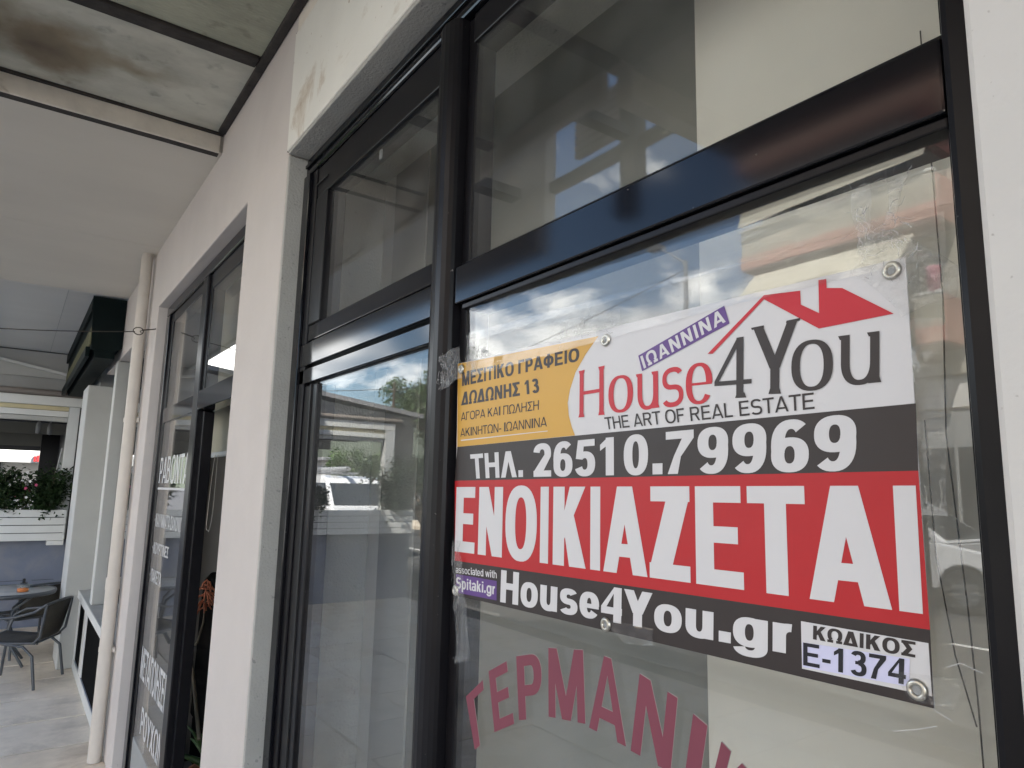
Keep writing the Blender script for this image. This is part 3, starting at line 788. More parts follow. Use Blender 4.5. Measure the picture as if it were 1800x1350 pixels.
# transom and beads of the wide pane
fr('transom', -1.139, -0.2515, 0.668, 0.738, 1.991, 2.068, W1)
fr('glazing_bead', -1.116, -0.2525, 0.673, 0.738, 1.978, 1.989, W1, 'black_alu_dull', b=0.002)
fr('glazing_bead', -1.116, -0.2525, 0.678, 0.738, 2.070, 2.076, W1, 'black_alu_dull', b=0.002)
fr('glazing_bead', -1.116, -0.2525, 0.680, 0.738, 2.548, 2.613, W1, 'black_alu_dull')
fr('glazing_bead', -0.2560, -0.2525, 0.680, 0.685, 0.2, 1.976, W1, 'black_alu_dull', b=0.001)
fr('glazing_bead', -0.2560, -0.2525, 0.680, 0.685, 2.078, 2.546, W1, 'black_alu_dull', b=0.001)
fr('bottom_rail', -1.139, -0.2525, 0.676, 0.735, 0.0, 0.16, W1)
fr('latch_tab', -1.60, -1.585, 0.695, 0.6985, 2.485, 2.512, W1, 'lamp_grey', b=0.001)
def pane(x0, x1, z0, z1, par, y=0.686, mt='pane_glass'):
    # a whole pane: front and back face 6 mm apart
    return MB().box(x0, x1, y, y + .006, z0, z1).build('pane', mt, par)
pane(-1.921, -1.240, 2.104, 2.518, W1)
pane(-1.908, -1.234, 0.165, 1.930, W1)
pane(-1.120, -0.2545, 2.072, 2.552, W1)
pane(-1.120, -0.2545, 0.150, 1.984, W1)
# shallow display bay behind the glass
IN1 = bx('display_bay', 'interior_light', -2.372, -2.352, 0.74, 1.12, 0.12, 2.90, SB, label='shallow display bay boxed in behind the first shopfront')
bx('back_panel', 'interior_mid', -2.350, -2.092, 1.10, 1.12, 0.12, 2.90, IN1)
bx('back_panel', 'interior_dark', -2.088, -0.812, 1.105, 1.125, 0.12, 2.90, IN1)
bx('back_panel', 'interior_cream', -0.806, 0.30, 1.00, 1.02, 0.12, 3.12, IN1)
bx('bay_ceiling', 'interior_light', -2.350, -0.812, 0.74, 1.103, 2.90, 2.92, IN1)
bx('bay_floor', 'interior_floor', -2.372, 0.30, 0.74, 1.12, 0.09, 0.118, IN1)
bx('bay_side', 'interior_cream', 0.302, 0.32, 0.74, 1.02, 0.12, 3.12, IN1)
mb = MB()
mb.tube([(-.398, .992, 2.3), (-.394, .991, 1.9), (-.402, .990, 1.72), (-.392, .991, 1.5), (-.388, .990, 1.38), (-.386, .991, 1.0), (-.384, .99, .2)], .0011, 5)
mb.tube([(-.428, .992, 1.74), (-.425, .991, 1.56), (-.410, .990, 1.44), (-.392, .991, 1.36)], .0010, 5)
mb.build('cable', 'wire', IN1)

# ---------------------------------------------------------------- shopfront 2: opening x -4.573 .. -2.603
W2 = bx('shopfront', 'black_alu', -4.570, -2.606, 0.662, 0.735, 2.625, 2.683, SB, 0.005, label='second black shopfront with white window lettering and an open door bay')
fr('jamb', -4.570, -4.470, 0.662, 0.735, 0, 2.623, W2)
fr('jamb', -4.468, -4.400, 0.674, 0.735, 0, 2.623, W2, 'black_alu_dull')
fr('mullion', -3.562, -3.455, 0.662, 0.735, 0, 2.623, W2, 'black_alu_dull', b=0.006)
fr('door_stile', -3.453, -3.425, 0.690, 0.738, 0.04, 1.963, W2, 'black_alu_dull')
fr('transom', -4.398, -3.564, 0.668, 0.735, 1.967, 2.052, W2)
fr('transom', -3.453, -2.608, 0.664, 0.735, 1.967, 2.058, W2)
fr('sash_stile', -3.453, -3.405, 0.676, 0.735, 2.060, 2.623, W2, 'black_alu_dull')
fr('sash_rail', -4.398, -3.564, 0.676, 0.735, 2.570, 2.623, W2, 'black_alu_dull')
fr('sash_rail', -3.403, -2.608, 0.674, 0.735, 2.545, 2.623, W2, 'black_alu_dull')
fr('jamb', -2.650, -2.6065, 0.664, 0.735, 0, 1.965, W2)
fr('kick_panel', -4.398, -3.564, 0.676, 0.735, 0.0, 0.27, W2, 'shutter_grey')
pane(-4.402, -3.560, 0.265, 1.970, W2, 0.677)
pane(-4.402, -3.560, 2.050, 2.574, W2, 0.679)
pane(-3.406, -2.652, 2.054, 2.550, W2, 0.679)
def wtext(s, q, tv, th, serif=0.0, sp=0.0):
    return text(s, q, 0.6762, 'white_vinyl', W2, 'lettering', tv, th, serif, sp)
wtext('PABONTA', [(-4.383, 1.768), (-3.575, 1.776), (-3.575, 1.628), (-4.383, 1.626)], .22, .12, .055, .02)
shape([[(-4.391, 1.590), (-3.566, 1.594), (-3.566, 1.606), (-4.391, 1.602)]], 0.6762, 'white_vinyl', W2, 'underline')
wtext('· ΚΑΛΥΜΜΑΤΑ ΣΑΛΟΝΙΩΝ', [(-4.385, 1.458), (-3.566, 1.465), (-3.566, 1.398), (-4.385, 1.386)], .22, .16)
wtext('· ΚΟΥΡΤΙΝΕΣ', [(-4.375, 1.303), (-3.888, 1.308), (-3.888, 1.253), (-4.375, 1.241)], .22, .16)
wtext('· ΠΑΚΕΤΑ', [(-4.365, 1.160), (-4.018, 1.168), (-4.018, 1.097), (-4.365, 1.094)], .22, .16)
wtext('ΜΕΤΑΠΟΙΗΣΕΙΣ', [(-4.370, .745), (-3.570, .751), (-3.570, .580), (-4.370, .585)], .22, .15)
wtext('ΡΟΥΧΩΝ', [(-4.205, .473), (-3.604, .484), (-3.604, .350), (-4.205, .341)], .22, .15)
# room of shop 2
R2 = bx('shop_room', 'interior_taupe', -4.79, -2.38, 3.4, 3.5, 0.0, 2.95, SB, label='plain taupe back wall of the second shop')
bx('room_wall', 'interior_taupe', -4.798, -4.72, 0.955, 3.398, 0, 2.95, R2)
bx('room_wall', 'interior_light', -4.715, -4.600, 0.80, 0.95, 0, 2.95, R2)
bx('room_wall', 'interior_taupe', -2.376, -2.374, 0.96, 3.398, 0, 2.95, R2)
bx('room_ceiling', 'interior_light', -4.79, -2.376, 0.75, 3.398, 2.953, 2.97, R2)
bx('room_floor', 'interior_floor', -4.60, -2.376, 0.735, 3.398, 0.001, 0.02, R2)

# ================================================================ NEIGHBOURING BUILDING (behind the cafe)
NB = thing('neighbour_building', 'grey and white neighbouring building with piers and a low sill wall beside the drainpipe', 'building', (-7, 0.61, 0))
bx('wall', 'plaster_pink', -7.40, -4.803, 0.613, 0.95, 2.615, 3.103, NB, 0.004)
bx('wall', 'plaster_pink', -4.98, -4.803, 0.613, 0.95, 0, 2.612, NB, 0.004)
bx('pier', 'pier_grey', -6.60, -6.459, 0.612, 0.95, 0.664, 2.612, NB, 0.004, label='narrow pier standing on the sill')
bx('pier_face', 'white_paint', -6.60, -6.463, 0.606, 0.611, 0.664, 2.612, NB, 0.001)
bx('window_frame', 'black_alu_dull', -6.455, -4.985, 0.71, 0.76, 0.664, 2.612, NB)
pane(-6.42, -4.99, 0.70, 2.58, NB, 0.686)
pane(-7.37, -6.61, 0.70, 2.58, NB, 0.686)
bx('sill', 'sill_marble', -7.378, -4.985, 0.590, 0.95, 0.635, 0.662, NB, 0.003)
bx('sill_nosing', 'white_paint', -7.378, -4.985, 0.580, 0.5895, 0.600, 0.664, NB, 0.003)
bx('low_rail', 'white_paint', -7.378, -4.985, 0.595, 0.70, 0.0, 0.085, NB, 0.004, cuts=2, jit=0.001)
bx('low_rail', 'white_paint', -7.378, -4.985, 0.595, 0.70, 0.590, 0.633, NB, 0.004)
for (a, b) in ((-7.378, -7.30), (-6.80, -6.60), (-5.10, -4.985)):
    bx('low_post', 'white_paint', a, b, 0.597, 0.70, 0.087, 0.588, NB, 0.004)
for (a, b) in ((-7.298, -6.802), (-6.598, -5.102)):
    lw = bx('low_window', 'black_alu_dull', a, b, 0.612, 0.65, 0.087, 0.588, NB)
    bx('pane', 'void_black', a + .04, b - .04, 0.603, 0.611, 0.10, 0.575, lw)
bx('threshold', 'cafe_blue', -6.598, -5.102, 0.600, 0.654, 0.0865, 0.092, NB)
bx('pier', 'pier_grey', -7.95, -7.381, 0.486, 0.95, 0, 2.50, NB, 0.005, label='wide projecting pier holding up the green awning box')
bx('pier_face', 'white_paint_cool', -7.95, -7.386, 0.480, 0.4855, 0, 2.50, NB, 0.001)
bx('rear_block', 'upper_wall', -24, -4.82, 0.96, 9, 0, 6.6, NB)
bx('wall', 'pier_grey', -9.75, -7.955, 0.613, 0.955, 0, 3.10, NB)
bx('upper_front', 'upper_wall', -24, -4.82, 0.615, 0.955, 3.36, 6.6, NB)
bx('canopy_sheet', 'awning_sheet', -9.60, -6.283, -0.33, 0.609, 3.106, 3.118, NB, 0, label='pale blue-grey canopy sheet beyond the concrete soffit')
bx('canopy_edge', 'white_paint', -9.60, -6.283, -0.39, -0.333, 3.07, 3.30, NB, 0.004)
for yy in (.2,):
    bx('sheet_seam', 'cladding_grey', -9.60, -6.285, yy, yy + .004, 3.1035, 3.1055, NB)

# green awning cassette
AW = thing('awning_box', 'dark green awning cassette fixed high on the wall over the grey piers', 'awning', (-7.9, 0.5, 2.6))
mb = MB(); mb.prism([(.392, 3.085), (.606, 3.085), (.606, 2.70), (.565, 2.665), (.565, 2.60), (.43, 2.60), (.400, 2.69)], 'x', -9.55, -6.315)
mb.build('case', 'green_awning', AW, 0.004)
mb = MB(); mb.prism([(.372, 3.092), (.611, 3.092), (.611, 2.69), (.560, 2.655), (.395, 2.655)], 'x', -6.313, -6.300)
mb.build('end_cap', 'green_awning', AW, 0.004)
bx('front_rail', 'green_awning', -9.55, -6.315, 0.372, 0.391, 2.98, 3.085, AW, 0.004)
bx('front_rail', 'green_awning', -9.55, -6.315, 0.360, 0.391, 2.60, 2.68, AW, 0.004)
bx('rolled_fabric', 'olive_fabric', -9.50, -6.33, 0.386, 0.399, 2.705, 2.85, AW, 0.003)

# drainpipe
PP = thing('drainpipe', 'beige plastic drainpipe running down the wall left of the lettered shopfront', 'drainpipe', (-4.93, 0.565, 0))
mb = MB(); mb.tube([(-4.93, .565, 0.0), (-4.93, .565, 1.02)], .037, 18); mb.build('pipe', 'pipe_plastic', PP)
mb = MB(); mb.tube([(-4.93, .565, 1.00), (-4.93, .565, 2.0), (-4.93, .565, 3.105)], .0345, 18); mb.build('pipe', 'pipe_plastic', PP)
mb = MB(); mb.tube([(-4.93, .565, 0.98), (-4.93, .565, 1.05)], .040, 18); mb.build('collar', 'pipe_plastic', PP)
for z in (.62, 2.0):
    mb = MB(); mb.tube([(-4.93, .565, z), (-4.93, .565, z + .025)], .039, 18); mb.box(-4.985, -4.875, .596, .609, z, z + .025); mb.build('clip', 'pipe_plastic', PP)

# guy wire with an eye
WR = thing('guy_wire', 'rusty guy wire with a twisted eye strung across the walkway near the pipe', 'wire', (-4.58, .661, 2.56))
pts = [(-4.58, .661, 2.564), (-4.58, .60, 2.543), (-4.58, .535, 2.527)]
mb = MB(); mb.tube(pts, .0028, 6); mb.tube([(p[0], p[1] , p[2]+.004) for p in pts], .0018, 6); mb.build('strand', 'wire', WR)
mb = MB(); mb.tube([(-4.58, .500 - i * .0416, 2.515 - .096 * (i / 20) + .010 * math.sin(math.pi * i / 20) * -1) for i in range(21)], .0030, 6); mb.build('strand', 'wire', WR)
mb = MB(); mb.tube([(-4.58 + .006 * math.sin(k * .8), .517 + .027 * math.cos(2 * math.pi * k / 16), 2.521 + .022 * math.sin(2 * math.pi * k / 16)) for k in range(17)], .0032, 6)
mb.tube([(-4.585, .530 + .004 * math.cos(k * 1.1), 2.528 - .002 * k) for k in range(8)], .0022, 5); mb.build('eye', 'wire', WR)
mb = MB(); mb.tube([(-4.58, .655, 2.564), (-4.58, .672, 2.566)], .007, 8); mb.build('hook', 'wire', WR)

# ================================================================ THE CAFE ENCLOSURE
CF = thing('cafe_enclosure', 'roofed cafe enclosure with blue-grey base wall and a white framed opening facing the walkway', 'cafe enclosure', (-9.7, -1.5, 0))
X0 = -9.60
bx('base_wall', 'cafe_blue', -9.72, X0, -3.62, 0.607, 0, 0.95, CF, 0.005)
bx('base_wall', 'cafe_blue', -16.0, -9.722, -3.62, -3.50, 0, 0.95, CF, 0.005)
bx('crack', 'dark_joint_shadow', X0 - .002, X0 + .0015, -0.1, 0.50, 0.506, 0.510, CF, cuts=3, jit=.004)
# frame of the opening
bx('frame_beam', 'white_paint', -9.74, -9.59, -3.30, 0.607, 2.480, 2.585, CF, 0.004)
bx('slat', 'yellowed_slat', -9.72, -9.612, -3.14, 0.455, 2.425, 2.477, CF, 0.003)
bx('frame_bar', 'white_paint', -9.72, -9.598, -3.14, 0.455, 2.355, 2.422, CF, 0.003)
bx('frame_bar', 'cladding_grey', -9.72, -9.63, -3.14, 0.455, 2.30, 2.352, CF, 0.003)
bx('frame_post', 'white_paint_cool', -9.74, -9.59, 0.458, 0.565, 0.952, 2.477, CF, 0.004)
bx('frame_post', 'white_paint_cool', -9.74, -9.59, -3.30, -3.145, 0.952, 2.477, CF, 0.004)
bx('corner_panel', 'steel_frame', -9.72, -9.60, -3.62, -3.303, 0.952, 2.585, CF, 0.004)
bx('edge_strip', 'steel_frame', -9.72, -9.62, 0.568, 0.607, 0.952, 2.58, CF)
# gable over the frame
MB().prism([(-3.60, 2.59), (.607, 2.59), (.607, 2.80), (-2.6, 2.80), (-3.60, 2.70)], 'x', -9.74, -9.64).build('gable_board', 'grey_fabric', CF, 0.003)
MB().prism([(-2.55, 2.803), (.607, 2.803), (.607, 3.103), (-.33, 3.103)], 'x', -9.76, -9.66).build('gable_board', 'cladding_grey', CF, 0.003)
mb = MB(); mb.tube([(-9.60, -3.4, 2.625), (-9.60, .60, 2.625)], .036, 14); mb.build('roller', 'roller_brown', CF)
mb = MB(); mb.add([(-9.60, -.60, 3.02), (-9.60, -.60, 3.05), (-9.60, .42, 2.865), (-9.60, .42, 2.835), (-9.638, -.60, 3.02), (-9.638, -.60, 3.05), (-9.638, .42, 2.865), (-9.638, .42, 2.835)], [(0, 1, 2, 3), (4, 7, 6, 5), (1, 5, 6, 2), (0, 3, 7, 4), (0, 4, 5, 1), (3, 2, 6, 7)]); mb.build('brace', 'white_paint', CF)
mb = MB(); mb.add([(-9.54, -.42, 3.18), (-9.54, -3.75, 2.765), (-16.2, -3.75, 2.765), (-16.2, -.42, 3.18), (-9.54, -.42, 3.12), (-9.54, -3.75, 2.70), (-16.2, -3.75, 2.70), (-16.2, -.42, 3.12)],
       [(0, 1, 2, 3), (4, 7, 6, 5), (0, 4, 5, 1), (1, 5, 6, 2), (2, 6, 7, 3), (3, 7, 4, 0)]); mb.build('roof', 'grey_roof', CF)
bx('roof', 'grey_roof', -16.2, -9.605, -.418, .607, 3.12, 3.18, CF)
# inside: dark ceiling, beams and far side
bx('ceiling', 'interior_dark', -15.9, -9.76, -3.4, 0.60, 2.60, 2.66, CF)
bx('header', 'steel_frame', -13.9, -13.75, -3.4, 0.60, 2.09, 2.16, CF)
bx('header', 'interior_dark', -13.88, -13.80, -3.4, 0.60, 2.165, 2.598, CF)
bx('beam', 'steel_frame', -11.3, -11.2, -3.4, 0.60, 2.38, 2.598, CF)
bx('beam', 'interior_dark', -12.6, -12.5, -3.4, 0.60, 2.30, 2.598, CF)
bx('column', 'black_alu_dull', -13.74, -13.60, 0.32, 0.60, 0.0, 2.598, CF)
bx('column', 'steel_frame', -13.74, -13.64, -1.6, -1.5, 0.0, 2.598, CF)
bx('column', 'steel_frame', -13.74, -13.64, -3.5, -3.4, 0.0, 2.598, CF)
bx('side_screen', 'shutter_grey', -13.70, -9.80, 0.585, 0.605, 0, 1.5, CF)
bx('side_wall', 'steel_frame', -16.0, -9.76, 0.57, 0.584, 1.5, 2.6, CF)
for (x, y) in ((-10.6, .20), (-10.8, .33)):
    mb = MB(); mb.tube([(x, y, 2.6), (x, y, 2.36)], .010, 8); mb.lathe([(.0, 2.20), (.028, 2.21), (.030, 2.30), (.018, 2.35), (.0, 2.36)], x, y, 12); mb.build('hanging_lamp', 'lamp_grey', CF)
mb = MB(); mb.tube([(-9.80, .44, 2.0), (-9.84, .41, 1.7), (-9.83, .40, 1.55), (-9.80, .45, 1.50)], .006, 6); mb.build('cord', 'white_vinyl', CF)

# planter boxes below the opening
def planter(y0, y1, label):
    P = thing('planter_box', label, 'planter', (-9.52, (y0 + y1) / 2, .95), 'white board planters under the cafe opening')
    for k in range(4):
        z = 1.212 - k * .0865
        bx('board', 'white_paint', -9.452, -9.436, y0, y1, z, z + .079, P, 0.003)
        if k == 3: break
    bx('end_board', 'white_paint_cool', -9.588, -9.454, y1 - .016, y1, .952, 1.29, P, 0.003)
    bx('end_board', 'white_paint_cool', -9.588, -9.454, y0, y0 + .016, .952, 1.29, P, 0.003)
    bx('trough', 'black_plastic', -9.588, -9.456, y0 + .018, y1 - .018, .955, 1.26, P)
    bx('foot', 'white_paint', -9.585, -9.440, y1 - .16, y1, .900, .949, P)
    return P
planter(-1.38, 0.545, 'white four-board planter box nearest the shop wall, full of dark leafy plants')
planter(-3.58, -1.40, 'white four-board planter box at the street end of the cafe opening')

def leafy(name, label, cat, x, y, z0, h, rad, n, mt, seed, group=None, flowers=None, leaf=.03, stems=7, trail=0):
    P = thing(name, label, cat, (x, y, z0), group)
    r_ = random.Random(seed)
    sm = MB(); tips = []
    for s in range(stems):
        a = r_.uniform(0, 6.283); q = r_.uniform(.2, 1) * rad
        hh = h * r_.uniform(.55, 1)
        p0 = Vector((x + r_.uniform(-.02, .02), y + r_.uniform(-.05, .05), z0))
        p2 = Vector((x + q * math.cos(a), y + q * math.sin(a) * 1.2, z0 + hh))
        p1 = (p0 + p2) / 2 + Vector((0, 0, .05 * h)) - Vector((q * math.cos(a), q * math.sin(a), 0)) * .25
        pts = [p0.lerp(p1, t).lerp(p1.lerp(p2, t), t) for t in (0, .25, .5, .75, 1)]
        sm.tube(pts, [.006, .005, .004, .003, .002], 5); tips.append(pts)
    sm.build('stem', 'stem', P)
    lm = MB()
    for k in range(n):
        pts = r_.choice(tips); t = r_.random() ** .7 * (len(pts) - 1.001); i = int(t)
        c = pts[i].lerp(pts[i + 1], t - i) + Vector((r_.gauss(0, .25), r_.gauss(0, .32), r_.gauss(-.03, .22))) * rad
        L_ = leaf * r_.uniform(.7, 1.5); w_ = L_ * r_.uniform(.3, .45)
        d = Vector((r_.gauss(0, 1), r_.gauss(0, 1), r_.gauss(-.1, .7))).normalized()
        sd_ = d.cross(Vector((r_.gauss(0, .4), r_.gauss(0, .4), 1))).normalized()
        up = d.cross(sd_)
        lm.add([c, c + d * L_ * .45 + sd_ * w_ + up * w_ * .3, c + d * L_, c + d * L_ * .45 - sd_ * w_ + up * w_ * .3], [(0, 1, 2), (0, 2, 3)])
    o = lm.build('foliage', mt, P); o['kind'] = 'stuff'
    if flowers:
        for (fm, fn) in flowers:
            fb = MB()
            for k in range(fn):
                pts = r_.choice(tips); c = pts[-1] + Vector((r_.gauss(0, .35), r_.gauss(0, .35), r_.gauss(-.2, .3))) * rad
                for j in range(5):
                    a = j * 1.2566; e = Vector((r_.uniform(.2, .9), math.cos(a), math.sin(a))).normalized() * .014
                    q = Vector((.2, -math.sin(a), math.cos(a))) * .007
                    fb.add([c, c + e + q, c + e * 1.3, c + e - q], [(0, 1, 2, 3)])
            f_ = fb.build('blossom', fm, P); f_['kind'] = 'stuff'
    return P
GP = 'leafy plants in the cafe planter boxes'
leafy('potted_plant', 'dark bushy plant at the wall end of the planter, closest to the pier', 'plant', -9.50, .36, 1.24, .50, .19, 2600, 'leaf_dark', 1, GP, leaf=.040, stems=12)
leafy('potted_plant', 'loose green plant with pink blossoms between the two dark bushes', 'plant', -9.54, .14, 1.24, .44, .13, 900, 'leaf_green', 2, GP, [('flower_pink', 5), ('flower_white', 6)])
leafy('potted_plant', 'dark plant with white blossoms at the left edge of the photo', 'plant', -9.50, -.06, 1.24, .50, .19, 2600, 'leaf_dark', 3, GP, [('flower_white', 12)], leaf=.035)
leafy('potted_plant', 'green bush half way along the planters, seen in the door glass', 'plant', -9.50, -.75, 1.24, .42, .22, 1600, 'leaf_green', 4, GP, leaf=.035)
leafy('potted_plant', 'large dark bush whose reflection covers the left of the white vans', 'plant', -9.50, -2.05, 1.24, .36, .22, 1800, 'leaf_dark', 5, GP, leaf=.04)
leafy('potted_plant', 'tall straggly bush at the street end of the planters', 'plant', -9.50, -3.25, 1.24, .85, .32, 3000, 'leaf_dark', 6, GP, leaf=.04)

# ---------------------------------------------------------------- table and chairs
def chair(label, x, y, rot):
    C_ = bpy.data.objects.new('cafe_chair', None); link(C_); tag(C_, label, 'chair', 'grey metal armchairs round the glass table')
    # local axes: +Y is the way the sitter faces, seat centre at the origin
    r = .0115
    for s in (-1, 1):
        mb = MB()
        # front leg up and over into the arm and down the back
        mb.tube([(s * .235, .235, 0), (s * .225, .215, .30), (s * .225, .205, .44), (s * .235, .18, .55), (s * .245, .10, .60), (s * .245, -.05, .615), (s * .235, -.18, .655), (s * .215, -.262, .72)], r, 10)
        mb.build('arm_frame', 'chair_frame', C_, rel=False)
        mb = MB(); mb.tube([(s * .205, .05, .385), (s * .215, -.12, .36), (s * .225, -.20, .28), (s * .235, -.245, .0)], r, 10); mb.build('leg', 'chair_frame', C_, rel=False)
        mb = MB(); mb.tube([(s * .205, .215, .405), (s * .205, 0, .385), (s * .205, -.19, .385), (s * .21, -.235, .44), (s * .215, -.262, .715)], r * .9, 10); mb.build('side_rail', 'chair_frame', C_, rel=False)
    mb = MB(); mb.tube([(-.205, .215, .405), (.205, .215, .405)], r * .9, 10); mb.tube([(-.21, -.20, .385), (.21, -.20, .385)], r * .9, 10); mb.build('cross_rail', 'chair_frame', C_, rel=False)
    mb = MB()
    n = 10
    P_ = [(.212, .41), (.10, .396), (-.02, .388), (-.15, .386), (-.195, .40), (-.218, .46), (-.240, .58), (-.264, .72)]
    def sheet(pp, t):
        vs = []
        for (yy, zz) in pp:
            for k in range(5):
                u = -1 + k / 2
                vs.append((u * .200, yy - (1 - u * u) * t[0], zz - (1 - u * u) * t[1]))
        fs = [(i * 5 + k, i * 5 + k + 1, (i + 1) * 5 + k + 1, (i + 1) * 5 + k) for i in range(len(pp) - 1) for k in range(4)]
        b = MB().add(vs, fs, True)
        return b
    sheet(P_[:4], (0, .012)).build('seat', 'chair_mesh', C_, rel=False).modifiers.new('t', 'SOLIDIFY').thickness = .004
    sheet(P_[4:], (.02, 0)).build('backrest', 'chair_mesh', C_, rel=False).modifiers.new('t', 'SOLIDIFY').thickness = .004
    mb = MB(); mb.tube([(-.215, -.262, .718), (-.12, -.287, .735), (0, -.295, .74), (.12, -.287, .735), (.215, -.262, .718)], r, 10); mb.build('top_rail', 'chair_frame', C_, rel=False)
    C_.location = (x, y, 0.003); C_.rotation_euler = (0, 0, rot); C_.scale = (1, 1, .89)
    return C_
ch = chair('dark mesh armchair in front of the glass table, its back to the wall', -7.08, .195, 0)
ch.rotation_euler.z = math.atan2(-.89, -.45) - math.pi / 2
c2 = copy_tree(ch); c2['label'] = 'dark mesh armchair behind the glass table, half hidden beside the pier'
c2.location = (-8.25, .26, .003); c2.rotation_euler.z = R(115)
c3 = copy_tree(ch); c3['label'] = 'dark mesh armchair on the street side of the glass table, cut by the photo edge'
c3.location = (-8.30, -.52, .003); c3.rotation_euler.z = R(20)
TB = thing('cafe_table', 'round glass-topped metal table with a dark rim', 'table', (-7.80, .06, 0))
TX, TY, TR_, TZ = -7.80, .06, .38, .635
MB().lathe([(0, TZ + .006), (TR_ - .012, TZ + .006), (TR_ - .012, TZ), (0, TZ)], TX, TY, 40).build('glass_top', 'pane_tabletop' if 'pane_tabletop' in MATS else 'sill_marble', TB)
MB().lathe([(TR_ - .012, TZ + .008), (TR_, TZ + .010), (TR_ + .006, TZ - .008), (TR_, TZ - .028), (TR_ - .012, TZ - .024), (TR_ - .012, TZ + .008)], TX, TY, 40).build('rim', 'chair_frame', TB)
for k in range(4):
    a = R(45 + 90 * k)
    mb = MB(); mb.tube([(TX + .31 * math.cos(a), TY + .31 * math.sin(a), TZ - .01), (TX + .10 * math.cos(a), TY + .10 * math.sin(a), TZ - .16), (TX + .07 * math.cos(a), TY + .07 * math.sin(a), .30), (TX + .14 * math.cos(a), TY + .14 * math.sin(a), .14), (TX + .26 * math.cos(a), TY + .26 * math.sin(a), 0.004)], .012, 8)
    mb.build('leg', 'chair_frame', TB)
mb = MB(); mb.tube([(TX + .08 * math.cos(t * .3927), TY + .08 * math.sin(t * .3927), .42) for t in range(17)], .007, 6); mb.build('brace', 'chair_frame', TB)
JR = thing('candle_jar', 'small glass jar with orange contents and a dark stopper on the cafe table', 'jar', (-7.64, .18, TZ + .006))
z = TZ + .0065
MB().lathe([(.0, z + .002), (.042, z + .002), (.044, z + .03), (.0, z + .032)], -7.64, .18, 20).build('filling', 'candle_orange', JR)
MB().lathe([(.0, z), (.047, z), (.049, z + .05), (.044, z + .068), (.032, z + .074)], -7.64, .18, 20).build('glass', 'lens_glass', JR)
MB().lathe([(.0, z + .115), (.012, z + .112), (.013, z + .080), (.030, z + .078), (.030, z + .073), (0, z + .072)], -7.64, .18, 16).build('stopper', 'black_plastic', JR)

